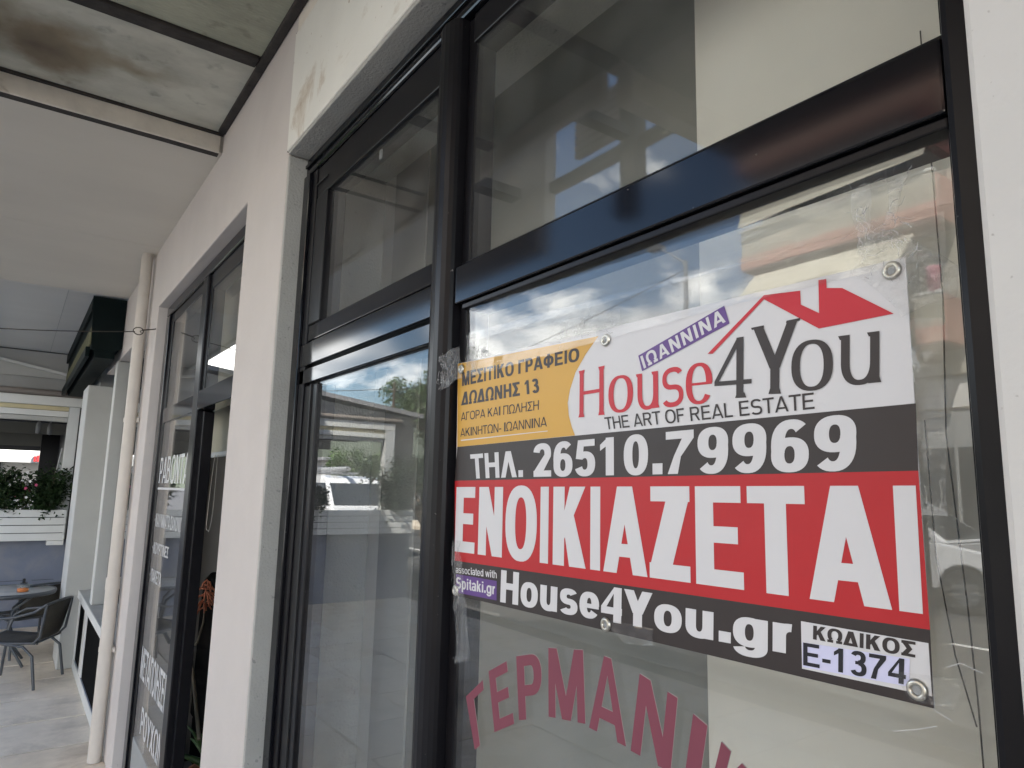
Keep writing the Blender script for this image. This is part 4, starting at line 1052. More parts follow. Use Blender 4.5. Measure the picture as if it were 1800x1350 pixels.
# ================================================================ THE BANNER ON THE GLASS
SGN = {'yel': [(-1.1275, 1.7125), (-0.736, 1.8617), (-0.8046, 1.7685), (-0.787, 1.7174)], 'black1': [(-1.1275, 1.7125), (-0.3003, 1.7233), (-0.3022, 1.6605), (-1.1324, 1.6487)], 'red': [(-1.1324, 1.6487), (-0.3022, 1.6605), (-0.3012, 1.5192), (-1.1226, 1.5025)], 'black2': [(-1.1226, 1.5025), (-0.3012, 1.5192), (-0.3022, 1.4525), (-1.1216, 1.4417)], 'curve': [(-0.736, 1.8617), (-0.7634, 1.8391), (-0.787, 1.8136), (-0.7997, 1.7881), (-0.8046, 1.7685), (-0.8017, 1.7488), (-0.7948, 1.7312), (-0.787, 1.7174)], 'mes': [(-1.1186, 1.8558), (-0.7781, 1.8509), (-0.7781, 1.8303), (-1.1167, 1.8283)], 'dod': [(-1.1157, 1.8165), (-0.8792, 1.8156), (-0.8753, 1.792), (-1.1186, 1.791)], 'ago': [(-1.1177, 1.7773), (-0.8763, 1.7792), (-0.8763, 1.7635), (-1.1167, 1.7616)], 'aki': [(-1.1177, 1.7469), (-0.8547, 1.7508), (-0.8547, 1.7351), (-1.1167, 1.7312)], 'line': [(-1.1147, 1.7253), (-0.8527, 1.7282), (-0.8527, 1.7272), (-1.1147, 1.7233)], 'tag': [(-0.6555, 1.8205), (-0.5122, 1.8617), (-0.5054, 1.8381), (-0.6486, 1.7979)], 'tagt': [(-0.6516, 1.8185), (-0.5152, 1.8587), (-0.5103, 1.8411), (-0.6447, 1.8008)], 'H': [(-0.7791, 1.8146), (-0.7222, 1.8156), (-0.7222, 1.7439), (-0.7791, 1.7439)], 'o': [(-0.7144, 1.7979), (-0.6653, 1.7969), (-0.6663, 1.7449), (-0.7144, 1.7459)], 'u': [(-0.6604, 1.7959), (-0.6182, 1.7959), (-0.6182, 1.7459), (-0.6604, 1.7449)], 's': [(-0.6123, 1.7959), (-0.577, 1.7969), (-0.578, 1.7459), (-0.6133, 1.7449)], 'e': [(-0.5731, 1.7969), (-0.5318, 1.7959), (-0.5328, 1.7449), (-0.574, 1.7459)], 'four': [(-0.5279, 1.8195), (-0.4749, 1.8185), (-0.4779, 1.7459), (-0.5299, 1.7488)], 'Y': [(-0.4759, 1.8273), (-0.4131, 1.8273), (-0.417, 1.7449), (-0.4789, 1.7488)], 'o2': [(-0.4249, 1.8018), (-0.3778, 1.7999), (-0.3798, 1.7459), (-0.4278, 1.7478)], 'u2': [(-0.3719, 1.8008), (-0.3277, 1.7989), (-0.3307, 1.7469), (-0.3748, 1.7478)], 'roof': [(-0.5387, 1.8057), (-0.4573, 1.8627), (-0.4121, 1.8577), (-0.4121, 1.842), (-0.3915, 1.8283), (-0.3905, 1.8646), (-0.3817, 1.8636), (-0.3817, 1.8538), (-0.365, 1.8499), (-0.315, 1.8126), (-0.3925, 1.8116), (-0.4573, 1.8577), (-0.5309, 1.8048)], 'art': [(-0.7232, 1.74), (-0.4013, 1.7439), (-0.4013, 1.7263), (-0.7193, 1.7223)], 'thl': [(-1.0804, 1.6968), (-0.9175, 1.6998), (-0.9155, 1.6556), (-1.0715, 1.6527)], 'num': [(-0.889, 1.7076), (-0.3572, 1.7174), (-0.3601, 1.6615), (-0.8871, 1.6556)], 'eno': [(-1.1245, 1.637), (-0.3052, 1.6468), (-0.3062, 1.532), (-1.1236, 1.5192)], 'assoc': [(-1.1177, 1.4917), (-0.9852, 1.4976), (-0.9842, 1.4858), (-1.1167, 1.4809)], 'pur': [(-1.1157, 1.479), (-0.9842, 1.4819), (-0.9832, 1.4505), (-1.1147, 1.4466)], 'spi': [(-1.1137, 1.4741), (-0.9881, 1.477), (-0.9881, 1.4594), (-1.1128, 1.4544)], 'h4': [(-0.9715, 1.5015), (-0.4367, 1.5114), (-0.4386, 1.4711), (-0.9724, 1.4495)], 'cod': [(-0.4269, 1.5065), (-0.3032, 1.5074), (-0.3032, 1.4623), (-0.4278, 1.4594)], 'kod': [(-0.4131, 1.5045), (-0.314, 1.5065), (-0.315, 1.4927), (-0.4141, 1.4908)], 'lil': [(-0.4259, 1.4858), (-0.3199, 1.4908), (-0.3219, 1.4662), (-0.4269, 1.4613)], 'e13': [(-0.4249, 1.4858), (-0.3228, 1.4898), (-0.3248, 1.4672), (-0.4259, 1.4633)], 'corner': [(-1.1363, 1.8744), (-0.3012, 1.8666), (-0.3022, 1.4525), (-1.1216, 1.4417)], 'ey': [(-0.7193, 1.8528), (-0.314, 1.8558), (-0.7183, 1.4554), (-0.315, 1.4652), (-1.1147, 1.4505)]}
ARCH = {'G': [(-1.0775, 1.2745), (-1.0255, 1.3138), (-1.0058, 1.2274), (-1.0441, 1.1969)], 'E': [(-1.0088, 1.3315), (-0.9557, 1.359), (-0.9331, 1.2686), (-0.9871, 1.2411)], 'P': [(-0.9312, 1.3708), (-0.8683, 1.3885), (-0.8595, 1.2961), (-0.9204, 1.2775)], 'M': [(-0.8496, 1.3993), (-0.7711, 1.4111), (-0.7652, 1.3138), (-0.8467, 1.302)], 'A': [(-0.7455, 1.4101), (-0.6925, 1.4052), (-0.6866, 1.3118), (-0.7573, 1.3138)], 'N': [(-0.661, 1.4032), (-0.5982, 1.3885), (-0.611, 1.3001), (-0.6777, 1.305)], 'I': [(-0.5746, 1.3767), (-0.554, 1.3688), (-0.5717, 1.2814), (-0.5923, 1.2873)], 'K': [(-0.5324, 1.3541), (-0.4941, 1.3384), (-0.5176, 1.2509), (-0.5589, 1.2667)]}
TAPES = {'A': [(-1.0958, 1.9767), (-0.4713, 1.9561), (-0.2455, 1.9394), (-0.2474, 1.906), (-0.4792, 1.906), (-1.085, 1.9109)], 'B': [(-1.0928, 1.9286), (-0.5734, 1.9119), (-0.2631, 1.8991), (-0.2641, 1.8569), (-0.5292, 1.8589), (-1.0771, 1.8422)], 'C': [(-0.3319, 1.8903), (-0.3162, 1.9011), (-0.3113, 1.9472), (-0.2906, 1.9502), (-0.3063, 1.8972), (-0.2523, 1.8432), (-0.2543, 1.8196), (-0.2995, 1.8039), (-0.3505, 1.8618)], 'D': [(-0.2995, 1.8039), (-0.272, 1.799), (-0.2779, 1.6213), (-0.2985, 1.6203)], 'E': [(-1.1822, 1.8932), (-1.0889, 1.8981), (-1.0771, 1.8353), (-1.1635, 1.8206)], 'F': [(-1.1252, 1.5388), (-1.0948, 1.5407), (-1.0487, 1.3424), (-1.0928, 1.3287)], 'G': [(-0.7276, 1.4632), (-0.6284, 1.4651), (-0.6284, 1.4445), (-0.6785, 1.4386)], 'H': [(-0.3338, 1.4769), (-0.273, 1.4838), (-0.2838, 1.4553), (-0.3211, 1.4553)]}

YB = 0.681
BN = thing('rental_banner', 'white, yellow, black and red vinyl banner reading ΕΝΟΙΚΙΑΖΕΤΑΙ taped to the wide pane', 'banner', (-0.73, YB, 1.44))
c = SGN['corner']
mb = MB()
vs = []
NX, NZ = 24, 12
fq = quad_map(c)
def bulge(u, v):
    return 0.0022 * math.sin(u * 9 + v * 2) * (0.3 + v) * (1 if 0 < u < 1 else .2)
for j in range(NZ + 1):
    for i in range(NX + 1):
        x, z = fq(i / NX, j / NZ)
        vs.append((x, YB, z))
k0 = len(vs)
vs += [(x, YB + .0011, z) for x, y, z in vs]
fs = [(j * (NX + 1) + i, j * (NX + 1) + i + 1, (j + 1) * (NX + 1) + i + 1, (j + 1) * (NX + 1) + i) for j in range(NZ) for i in range(NX)]
fs += [tuple(a + k0 for a in f[::-1]) for f in fs]
for i in range(NX):
    fs.append((i, k0 + i, k0 + i + 1, i + 1)); a = NZ * (NX + 1) + i; fs.append((a, a + 1, k0 + a + 1, k0 + a))
for j in range(NZ):
    a = j * (NX + 1); b = a + NX + 1; fs.append((a, b, k0 + b, k0 + a)); a += NX; b += NX; fs.append((a, k0 + a, k0 + b, b))
mb.add(vs, fs).build('sheet', 'print_white', BN)
Y1 = YB - .0004
def area(name, poly, mt, y=Y1):
    return shape([poly], y, mt, BN, name)
S = SGN
area('yellow_field', [c[0], S['yel'][1]] + S['curve'][1:] + [S['yel'][0]], 'print_yellow')
area('black_band', [S['black1'][0], S['black1'][1], S['black1'][2], S['black1'][3]], 'print_black')
area('red_band', S['red'], 'print_red')
area('black_band', [S['black2'][0], S['black2'][1], c[2], c[3]], 'print_black')
Y2 = YB - .0008
Y3 = YB - .0012
def bt(s, key, mt, tv=.2, th=.165, serif=0.0, sp=0.0, y=Y2, q=None):
    return text(s, q or S[key], y, mt, BN, 'lettering', tv, th, serif, sp)
bt('ΜΕΣΙΤΙΚΟ ΓΡΑΦΕΙΟ', 'mes', 'print_black', .26, .18)
bt('ΔΩΔΩΝΗΣ 13', 'dod', 'print_black', .26, .18)
bt('ΑΓΟΡΑ ΚΑΙ ΠΩΛΗΣΗ', 'ago', 'print_black', .15, .125)
bt('ΑΚΙΝΗΤΩΝ- ΙΩΑΝΝΙΝΑ', 'aki', 'print_black', .15, .125)
shape([S['line']], Y2, 'print_white', BN, 'underline')
shape([S['tag']], Y2, 'print_purple', BN, 'purple_tag')
bt('ΙΩΑΝΝΙΝΑ', 'tagt', 'print_white', .23, .19, 0, .10, Y3)
for chs, key, mt in (('H', 'H', 'print_logo_red'), ('o', 'o', 'print_logo_red'), ('u', 'u', 'print_logo_red'), ('s', 's', 'print_logo_red'), ('e', 'e', 'print_logo_red'),
                     ('4', 'four', 'print_black'), ('Y', 'Y', 'print_black'), ('o', 'o2', 'print_black'), ('u', 'u2', 'print_black')):
    q = S[key]
    if chs in 'ouse':           # these boxes span the x-height: stretch the glyph's cap box over it
        kf = 1 / .755
        q = [(q[3][0] + (q[0][0] - q[3][0]) * kf, q[3][1] + (q[0][1] - q[3][1]) * kf), (q[2][0] + (q[1][0] - q[2][0]) * kf, q[2][1] + (q[1][1] - q[2][1]) * kf), q[2], q[3]]
    text(chs, q, Y2, mt, BN, 'logo_letter', *{'H': (.150, .072), 'o': (.165, .072), 'u': (.165, .085), 's': (.145, .105), 'e': (.165, .072), '4': (.135, .075), 'Y': (.175, .08)}[chs], serif=.035 if chs in 'HuY4' else 0.0)
shape([S['roof'][:4] + S['roof'][4:]], Y2, 'print_logo_red', BN, 'house_roof_emblem')
bt('THE ART OF REAL ESTATE', 'art', 'print_black', .155, .13)
bt('ΤΗΛ.', 'thl', 'print_white', .24, .18)
bt('26510.79969', 'num', 'print_white', .25, .185)
bt('ΕΝΟΙΚΙΑΖΕΤΑΙ', 'eno', 'print_white', .31, .165, 0, -.02)
bt('associated with', None, 'print_white', .18, .15, q=[(-1.1177, 1.4932), (-0.9852, 1.4986), (-0.9842, 1.4863), (-1.1167, 1.4814)])
shape([S['pur']], Y2, 'print_purple', BN, 'purple_tag')
bt('Spitaki.gr', 'spi', 'print_white', .22, .18, y=Y3)
bt('House4You.gr', 'h4', 'print_white', .27, .20, 0, -.02)
shape([S['cod']], Y2, 'print_white', BN, 'code_label')
bt('ΚΩΔΙΚΟΣ', 'kod', 'print_black', .26, .19, y=Y3)
shape([S['lil']], Y3, 'print_lilac', BN, 'code_strip')
bt('E-1374', 'e13', 'print_ink', .21, .16, y=YB - .0016)
for (x, z) in S['ey'] + [(-1.1206, 1.8617)]:
    mb = MB()
    prof = [(.0042, 0), (.0046, -.0022), (.0062, -.0028), (.0084, -.0022), (.0094, -.0006), (.0096, 0)]
    n = 24; vs = []; fs = []
    for (r_, d_) in prof:
        for k in range(n):
            a = 2 * math.pi * k / n; vs.append((x + r_ * math.cos(a), YB - .0016 + d_, z + r_ * math.sin(a)))
    for i in range(len(prof) - 1):
        for k in range(n): fs.append((i * n + k, i * n + (k + 1) % n, (i + 1) * n + (k + 1) % n, (i + 1) * n + k))
    mb.add(vs, fs, True); e = mb.build('eyelet', 'eyelet_metal', BN)
    vs = [(x + .0044 * math.cos(2 * math.pi * k / 16), YB - .0018, z + .0044 * math.sin(2 * math.pi * k / 16)) for k in range(16)]
    MB().add(vs, [tuple(range(16))]).build('hole', 'lamp_grey', e)

# plum letters stuck to the inside of the pane, in an arch
text_map = {'G': 'Γ', 'E': 'Ε', 'P': 'Ρ', 'M': 'Μ', 'A': 'Α', 'N': 'Ν', 'I': 'Ι', 'K': 'Κ'}
TVS = {'G': .26, 'E': .26, 'P': .24, 'M': .22, 'A': .22, 'N': .23, 'I': .23, 'K': .25}
def fly(q, n=1):
    return q
arch = []
for key in 'GEPMANI':
    q = ARCH[key]
    if key == 'A': q = [(-0.7497, 1.4132), (-0.6918, 1.4093), (-0.6859, 1.3073), (-0.7575, 1.3112)]
    arch.append((key, q))
# the rest of the word runs on down the arch beyond the photo's lower edge
arch.append(('K', [(-0.5348, 1.3573), (-0.4906, 1.3328), (-0.5201, 1.2435), (-0.5642, 1.2631)]))
for key, q in arch:
    tv = TVS[key]
    o = text(text_map[key], q, .6852, 'plum_vinyl', W1, 'letter', tv, .17)
    sh = [(x + .0009, z + .0009) for x, z in q]
    text(text_map[key], sh, .68545, 'plum_edge_highlight', W1, 'letter_highlight_film', tv, .17)  # paler offset copy, painted in as a bright highlight rim

# clear packing tape
def tape(label, poly, y, mt, seed, amp, n=26, group='clear packing tape holding the banner'):
    xs = [p[0] for p in poly]; zs = [p[1] for p in poly]
    cx, cz = sum(xs) / len(xs), sum(zs) / len(zs)
    r_ = random.Random(seed)
    # ragged outline, then a grid clipped by it
    out_ = []
    for i in range(len(poly)):
        a, b = poly[i], poly[(i + 1) % len(poly)]
        L_ = math.dist(a, b); m_ = max(2, int(L_ / .018))
        for k in range(m_):
            t = k / m_
            out_.append((a[0] + (b[0] - a[0]) * t + r_.gauss(0, .0008 if amp < .002 else .0022), a[1] + (b[1] - a[1]) * t + r_.gauss(0, .0006 if amp < .002 else .0022)))
    vs = [Vector(p) for p in out_]; ed = [(i, (i + 1) % len(out_)) for i in range(len(out_))]
    step = max(max(xs) - min(xs), max(zs) - min(zs)) / n
    x = min(xs)
    while x < max(xs):
        z = min(zs)
        while z < max(zs):
            vs.append(Vector((x + r_.uniform(-.3, .3) * step, z + r_.uniform(-.3, .3) * step))); z += step
        x += step
    res = delaunay_2d_cdt(vs, ed, [list(range(len(out_)))], 1, 1e-7)
    mb = MB()
    mb.add([(v[0], y - abs(noise.noise(Vector((v[0] * 60 + seed, v[1] * 60, 0)))) * amp - (r_.random() ** 3) * amp * .6, v[1]) for v in res[0]], [tuple(f) for f in res[2]], amp < .0015)
    o = mb.build('packing_tape', mt)
    if mt == 'tape_crumpled':
        wb = MB()  # whitish squiggles painted in for sparkle along the creases
        big = max(max(xs) - min(xs), max(zs) - min(zs))
        for k in range(int(14 + 260 * big)):
            q = Vector(out_[r_.randrange(len(out_))]).lerp(Vector((cx, cz)), r_.random())
            a = r_.uniform(0, 6.283); L_ = r_.uniform(.004, .022); pts = [Vector((q[0], y - .0025 - amp * .3, q[1]))]
            for j in range(5):
                a += r_.gauss(0, .8); pts.append(pts[-1] + Vector((math.cos(a), r_.gauss(0, .08), math.sin(a))) * L_ / 5)
            wb.tube(pts, r_.uniform(.00012, .00038), 4)
        w_ = wb.build('wrinkle_glint', 'tape_wrinkle_glint', o); w_['kind'] = 'stuff'
    return tag(o, label, 'tape', group)
tape('clear tape strip along the top of the pane just under the blue transom', TAPES['A'], .6778, 'tape_film', 1, .0006)
tape('clear tape strip lapping over the banner top edge along its whole length', TAPES['B'], .6768, 'tape_film', 2, .0008)
tape('crumpled clear tape bunched over the banner top right corner', TAPES['C'], .6752, 'tape_crumpled', 3, .006, 40)
tape('vertical clear tape down the right edge of the banner', TAPES['D'], .6762, 'tape_film', 4, .0010)
tape('small torn tape end on the mullion beside the yellow field', TAPES['E'], .6560, 'tape_crumpled', 5, .005, 22)
tape('twisted tape on the mullion beside the purple tag', TAPES['F'], .6752, 'tape_crumpled', 6, .005, 22)
tape('small tape piece under the lower middle eyelet', TAPES['G'], .6762, 'tape_film', 7, .0010, 18)
tape('tape over the lower right eyelet of the banner', TAPES['H'], .6762, 'tape_film', 8, .0015, 18)
tape('narrow upright tape tail hanging above the top right corner', [(-0.3454, 1.9490), (-0.3297, 1.9510), (-0.3268, 1.8803), (-0.3434, 1.8793)], .6765, 'tape_crumpled', 9, .002, 20)
tape('short wrinkled tape over the first letters of the yellow field', [(-1.0990, 1.9245), (-1.0647, 1.9245), (-1.0578, 1.8460), (-1.0941, 1.8411)], .6758, 'tape_crumpled', 10, .002, 18)
tape('wrinkled tape over the banner top edge right of the yellow field', [(-0.8439, 1.8999), (-0.6869, 1.8921), (-0.6869, 1.8676), (-0.8439, 1.8636)], .6756, 'tape_crumpled', 12, .0018, 26)
# dried glue scratches left on the glass
GS = thing('glue_smears', 'whitish scratches and dried glue on the glass at the lower right of the pane', 'scratches', (-.30, .685, 1.39))
for pts in ([(-0.3415, 1.4221), (-0.3238, 1.4280), (-0.3120, 1.4329), (-0.3032, 1.4368)], [(-0.2846, 1.4015), (-0.2748, 1.4083), (-0.2630, 1.4113)], [(-0.2914, 1.4888), (-0.2797, 1.4947), (-0.2708, 1.4917), (-0.2630, 1.4898)], [(-0.3160, 1.4584), (-0.3032, 1.4495), (-0.2905, 1.4446)]):
    mb = MB()
    for i in range(len(pts) - 1):
        a, b = pts[i], pts[i + 1]; w = .0005
        mb.quad((a[0], .6853, a[1] - w), (b[0], .6853, b[1] - w * .6), (b[0], .6853, b[1] + w), (a[0], .6853, a[1] + w * .6))
    mb.build('smear', 'white_vinyl', GS)

# ================================================================ INSIDE THE SECOND SHOP
BL = thing('roller_blind', 'cream roller blind hanging half down behind the open bay of the second shopfront', 'blind', (-3.4, .82, 2.6))
bx('blind_cloth', 'blind_fabric', -3.80, -2.70, 0.812, 0.8145, 1.785, 2.60, BL)
bx('bottom_bar', 'metal_bright', -3.80, -2.70, 0.806, 0.820, 1.760, 1.786, BL, 0.003)
mb = MB(); mb.tube([(-3.80, .815, 2.60), (-2.70, .815, 2.60)], .03, 14); mb.build('roller', 'blind_fabric', BL)
mb = MB()
lp = []
for k in range(25):
    t = k / 24
    if t < .5: s_ = t * 2; lp.append((-3.63 - .05 * s_ - .01 * math.sin(s_ * 3), .80, 1.77 - .36 * s_))
    else:
        s_ = (t - .5) * 2; lp.append((-3.68 + .11 * math.sin(min(s_ * 3, 1.57)), .80, 1.41 - .02 * math.sin(s_ * 6.28 * .5) + .36 * max(0, s_ - .2) / .8))
mb.tube(lp, .0022, 6); mb.build('cord', 'cord', BL)

AL = thing('aloe_plant', 'potted aloe with an orange flower head on a long leaning stem in the open bay', 'plant', (-3.72, .95, .02))
AX, AY = -3.72, .95
MB().lathe([(0, .02), (.10, .02), (.135, .27), (.125, .27), (.11, .24), (0, .24)], AX, AY, 20).build('pot', 'roof_tile', AL)
ra = random.Random(9)
for k in range(20):
    a = ra.uniform(0, 6.283); L_ = ra.uniform(.28, .48); el = ra.uniform(.5, 1.15)
    mb = MB(); pts = []
    for i in range(6):
        t = i / 5
        pts.append(Vector((AX + math.cos(a) * L_ * t * math.cos(el), AY + math.sin(a) * L_ * t * math.cos(el) * .7, .25 + L_ * math.sin(el) * t - .22 * t * t * L_)))
    mb.tube(pts, [.022, .020, .016, .012, .007, .001], 6)
    mb.build('leaf', 'leaf_aloe', AL)
mb = MB(); st = [Vector((AX, AY, .28)), Vector((-3.86, .88, .62)), Vector((-3.95, .85, .84))]
mb.tube([(-3.46, .80, .50), (-3.62, .80, .66), (-3.80, .80, .83), (-3.84, .80, .90)], [.009, .008, .007, .005], 8); mb.build('stem', 'stem', AL)
mb = MB(); mb.tube([(-3.80, .80, .82), (-3.70, .81, .87), (-3.66, .82, .97), (-3.655, .82, 1.06), (-3.66, .82, 1.12)], [.005, .005, .0045, .004, .003], 8); mb.build('flower_stem', 'stem', AL)
fb = MB()
for k in range(30):
    z = ra.uniform(1.03, 1.17); a = ra.uniform(0, 6.283); rr = .045 * (1 - (z - 1.03) / .18)
    p0 = Vector((-3.66, .82, z)); d = Vector((math.cos(a), math.sin(a), ra.uniform(-.7, .2)))
    rr = .03 + .035 * math.sin(3.14 * (z - 1.02) / .16); fb.tube([p0, p0 + d * rr * .6, p0 + d * rr + Vector((0, 0, -.022))], [.002, .0042, .003], 5)
fb.build('flower_head', 'flower_orange', AL)
CH = thing('dark_armchair', 'dark high-backed chair standing in shade behind the aloe', 'chair', (-4.2, 1.2, .02))
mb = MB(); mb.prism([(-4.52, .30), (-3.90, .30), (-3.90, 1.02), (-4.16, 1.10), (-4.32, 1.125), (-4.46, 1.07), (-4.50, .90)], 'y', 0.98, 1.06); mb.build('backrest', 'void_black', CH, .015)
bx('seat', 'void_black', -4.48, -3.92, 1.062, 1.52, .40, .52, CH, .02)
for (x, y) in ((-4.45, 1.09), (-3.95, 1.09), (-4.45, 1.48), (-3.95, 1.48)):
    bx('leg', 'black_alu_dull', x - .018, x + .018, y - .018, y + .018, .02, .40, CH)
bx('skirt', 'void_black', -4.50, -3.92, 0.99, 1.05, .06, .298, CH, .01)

# ================================================================ ACROSS THE STREET (seen in the glass)
OB = thing('apartment_block', 'cream apartment block with pink balcony slabs and shops below, across the street', 'building', (-7, -15, 0))
OX0, OX1, OY = -10.98, 9.0, -15.0
bx('wall', 'render_cream', OX0, OX1, -26, OY, 4.35, 16.5, OB)
bx('ground_floor', 'render_white', OX0, OX1, -26, OY - .3, 0, 4.35, OB)
bx('roof_edge', 'balcony_pink', OX0 - .15, OX1 + .1, -26.2, OY + .35, 16.5, 16.8, OB, .02)
for lv in range(4):
    z = 4.88 + 2.72 * lv
    for (a, b) in ((-11.02, -6.09), (-3.0, 2.4), (4.4, 8.6)):
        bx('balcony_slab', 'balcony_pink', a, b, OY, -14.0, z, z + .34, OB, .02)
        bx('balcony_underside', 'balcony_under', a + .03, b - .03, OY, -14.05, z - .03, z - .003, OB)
        bp = bx('parapet', 'render_cream', a + .03, b - .06, -14.14, -14.03, z + .34, z + 1.05, OB, .01)
        bx('parapet_cap', 'render_white', a + .01, b - .04, -14.17, -14.00, z + 1.053, z + 1.12, bp, .008)
        bx('parapet_side', 'balcony_pink', b - .15, b - .03, OY + .003, -14.145, z + .343, z + 1.05, OB, .01)
        # balcony doors
        for dx in (.9, 2.9):
            if a + dx + 1.1 > b: continue
            w_ = bx('balcony_door', 'shutter_grey', a + dx, a + dx + 1.15, OY + .003, OY + .06, z + .36, z + 2.35, OB)
            bx('pane', 'shop_glass_dark', a + dx + .08, a + dx + .55, OY + .062, OY + .07, z + .45, z + 2.27, w_)
            bx('pane', 'shop_glass_dark', a + dx + .61, a + dx + 1.07, OY + .062, OY + .07, z + .45, z + 2.27, w_)
    for a in (-5.4, -4.2, 3.0):
        w_ = bx('window', 'render_white', a, a + .9, OY + .003, OY + .05, z + 1.1, z + 2.3, OB)
        bx('pane', 'shop_glass_dark', a + .07, a + .83, OY + .052, OY + .06, z + 1.17, z + 2.23, w_)
# roller awning over the second balcony with cream cloth
z = 9.62
mb = MB(); mb.tube([(-10.9, -14.0, z + .02), (-6.35, -14.0, z + .02)], .13, 16); mb.tube([(-10.9, -13.86, z - .14), (-6.35, -13.86, z - .14)], .045, 10)
mb.build('awning_roll', 'metal_bright', OB)
bx('awning_bracket', 'maroon', -6.30, -6.10, -15.0, -13.95, 9.25, 10.2, OB)
mb = MB(); mb.add([(-10.9, -14.02, 9.45), (-6.2, -14.02, 9.45), (-6.2, -13.75, 8.95), (-10.9, -13.75, 8.70), (-10.9, -14.05, 9.45), (-6.2, -14.05, 9.45), (-6.2, -13.78, 8.95), (-10.9, -13.78, 8.70)], [(0, 3, 2, 1), (4, 5, 6, 7)])
mb.build('awning_cloth', 'awning_cream', OB)
mb = MB(); mb.add([(-10.6, -14.0, 7.35), (-6.6, -14.0, 7.35), (-6.6, -13.1, 6.45), (-10.6, -13.1, 6.45), (-10.6, -14.02, 7.33), (-6.6, -14.02, 7.33), (-6.6, -13.12, 6.43), (-10.6, -13.12, 6.43)], [(0, 3, 2, 1), (4, 5, 6, 7)])
mb.build('awning_cloth', 'awning_cream', OB)
# shops at street level
for k, a in enumerate((-10.6, -7.8, -5.0, -2.2, .6, 3.4)):
    w_ = bx('shop_window', 'shutter_grey', a, a + 2.5, OY - .297, OY - .22, .25, 3.55, OB)
    for s_ in (0, 1):
        bx('pane', 'shop_glass_dark', a + .08 + s_ * 1.2, a + 1.2 + s_ * 1.2, OY - .217, OY - .21, .35, 2.75, w_)
    bx('shop_sign', 'render_white' if k % 2 else 'cladding_grey', a, a + 2.5, OY - .297, OY - .15, 3.62, 4.25, OB, .01)
RP = thing('red_pot', 'magenta pot on the lower pink balcony across the street', 'pot', (-6.35, -14.1, 6.28))
MB().lathe([(0, 5.96), (.10, 5.96), (.14, 6.50), (.15, 6.52), (.12, 6.52), (.1, 6.48), (0, 6.48)], -6.30, -14.085, 14).build('body', 'flower_pink', RP)
MB().lathe([(0, 6.485), (.09, 6.485), (.10, 6.56), (0, 6.60)], -6.30, -14.085, 14).build('soil', 'bark', RP)

LB = thing('white_low_building', 'low white building farther along the far side of the street', 'building', (-60, -18, 0))
bx('wall', 'pale_wall', -74, -54, -30, -19, 0, 3.6, LB)
bx('roof', 'grey_roof', -74.3, -53.7, -30.3, -18.6, 3.603, 3.85, LB, .03)
for k in range(6):
    w_ = bx('window', 'render_white', -73 + k * 3, -71.6 + k * 3, -19.0, -18.93, 1.0, 2.6, LB)
    bx('pane', 'shop_glass_dark', -72.9 + k * 3, -71.7 + k * 3, -18.928, -18.92, 1.1, 2.5, w_)
FB = thing('far_white_building', 'bright white building with a red fascia sign seen through the cafe', 'building', (-30, 1, 0))
bx('wall', 'render_white', -36, -29, -3.2, 6, 0, 5.2, FB)
bx('canopy', 'cladding_grey', -28.999, -27.6, -3.2, 6, 2.15, 2.48, FB)
for k in range(7):
    bx('sign_stroke', 'sign_red', -27.595, -27.56, .50 + k * .085, .555 + k * .085, 2.19, 2.36 + .03 * (k % 3), FB)
for yy in (-2.6, -1.3, 1.5, 3.0):
    w_ = bx('window', 'shutter_grey', -28.997, -28.94, yy, yy + 1.0, .9, 2.4, FB)
    bx('pane', 'shop_glass_dark', -28.938, -28.93, yy + .07, yy + .93, .97, 2.33, w_)
BSG = thing('blue_sign', 'small blue sign on a post beyond the cafe', 'sign', (-20, -.9, 0))
mb = MB(); mb.tube([(-20, -.9, -.12), (-20, -.9, 2.0)], .03, 8); mb.build('post', 'lamp_grey', BSG)
bx('plate', 'blue_sign', -20.0, -19.96, -1.15, -.65, 1.3, 1.5, BSG)

hl = MB()
pts = []
rh = random.Random(3)
n = 60
for i in range(n + 1):
    a = R(150 + 110 * i / n); rr = 170
    pts.append((rr * math.cos(a), rr * math.sin(a)))
vs = []; fs = []
for i, (x, y) in enumerate(pts):
    h = 17 + 6 * noise.noise(Vector((i * .12, 0, 3))) + 1.2 * noise.noise(Vector((i * .9, 2, 3)))
    vs += [(x, y, -1), (x * 1.05, y * 1.05, h * .6), (x * 1.15, y * 1.15, h)]
for i in range(n):
    for k in (0, 1): fs.append((i * 3 + k, (i + 1) * 3 + k, (i + 1) * 3 + k + 1, i * 3 + k + 1))
tag(hl.add(vs, fs, True).build('hills', 'hill_green'), kind='structure')

# ---------------------------------------------------------------- street lamps and wires
def lamp(x, y, h, label, arm=-.95):
    P = thing('street_lamp', label, 'street lamp', (x, y, -.12), 'grey street lamps')
    mb = MB(); mb.tube([(x, y, -.12), (x, y, h)], [.07, .04], 10); mb.build('pole', 'lamp_grey', P)
    mb = MB(); mb.tube([(x, y, h - .05), (x + arm * .5, y, h + .20), (x + arm, y, h + .40)], .022, 8); mb.build('arm', 'lamp_grey', P)
    hd = MB(); xx = x + arm
    hd.prism([(xx - .22, h + .38), (xx + .10, h + .36), (xx + .08, h + .46), (xx - .10, h + .50), (xx - .22, h + .44)], 'y', y - .09, y + .09)
    hd.build('lamp_head', 'lamp_grey', P, .01)
lamp(-7.87, -8.0, 5.75, 'street lamp mirrored in the clouds above the banner', -.62)
lamp(-21, -13.0, 6.5, 'second street lamp farther down the road')
WP = thing('wooden_pole', 'wooden utility pole with wires beside the tree', 'pole', (-24, -10.2, -.12))
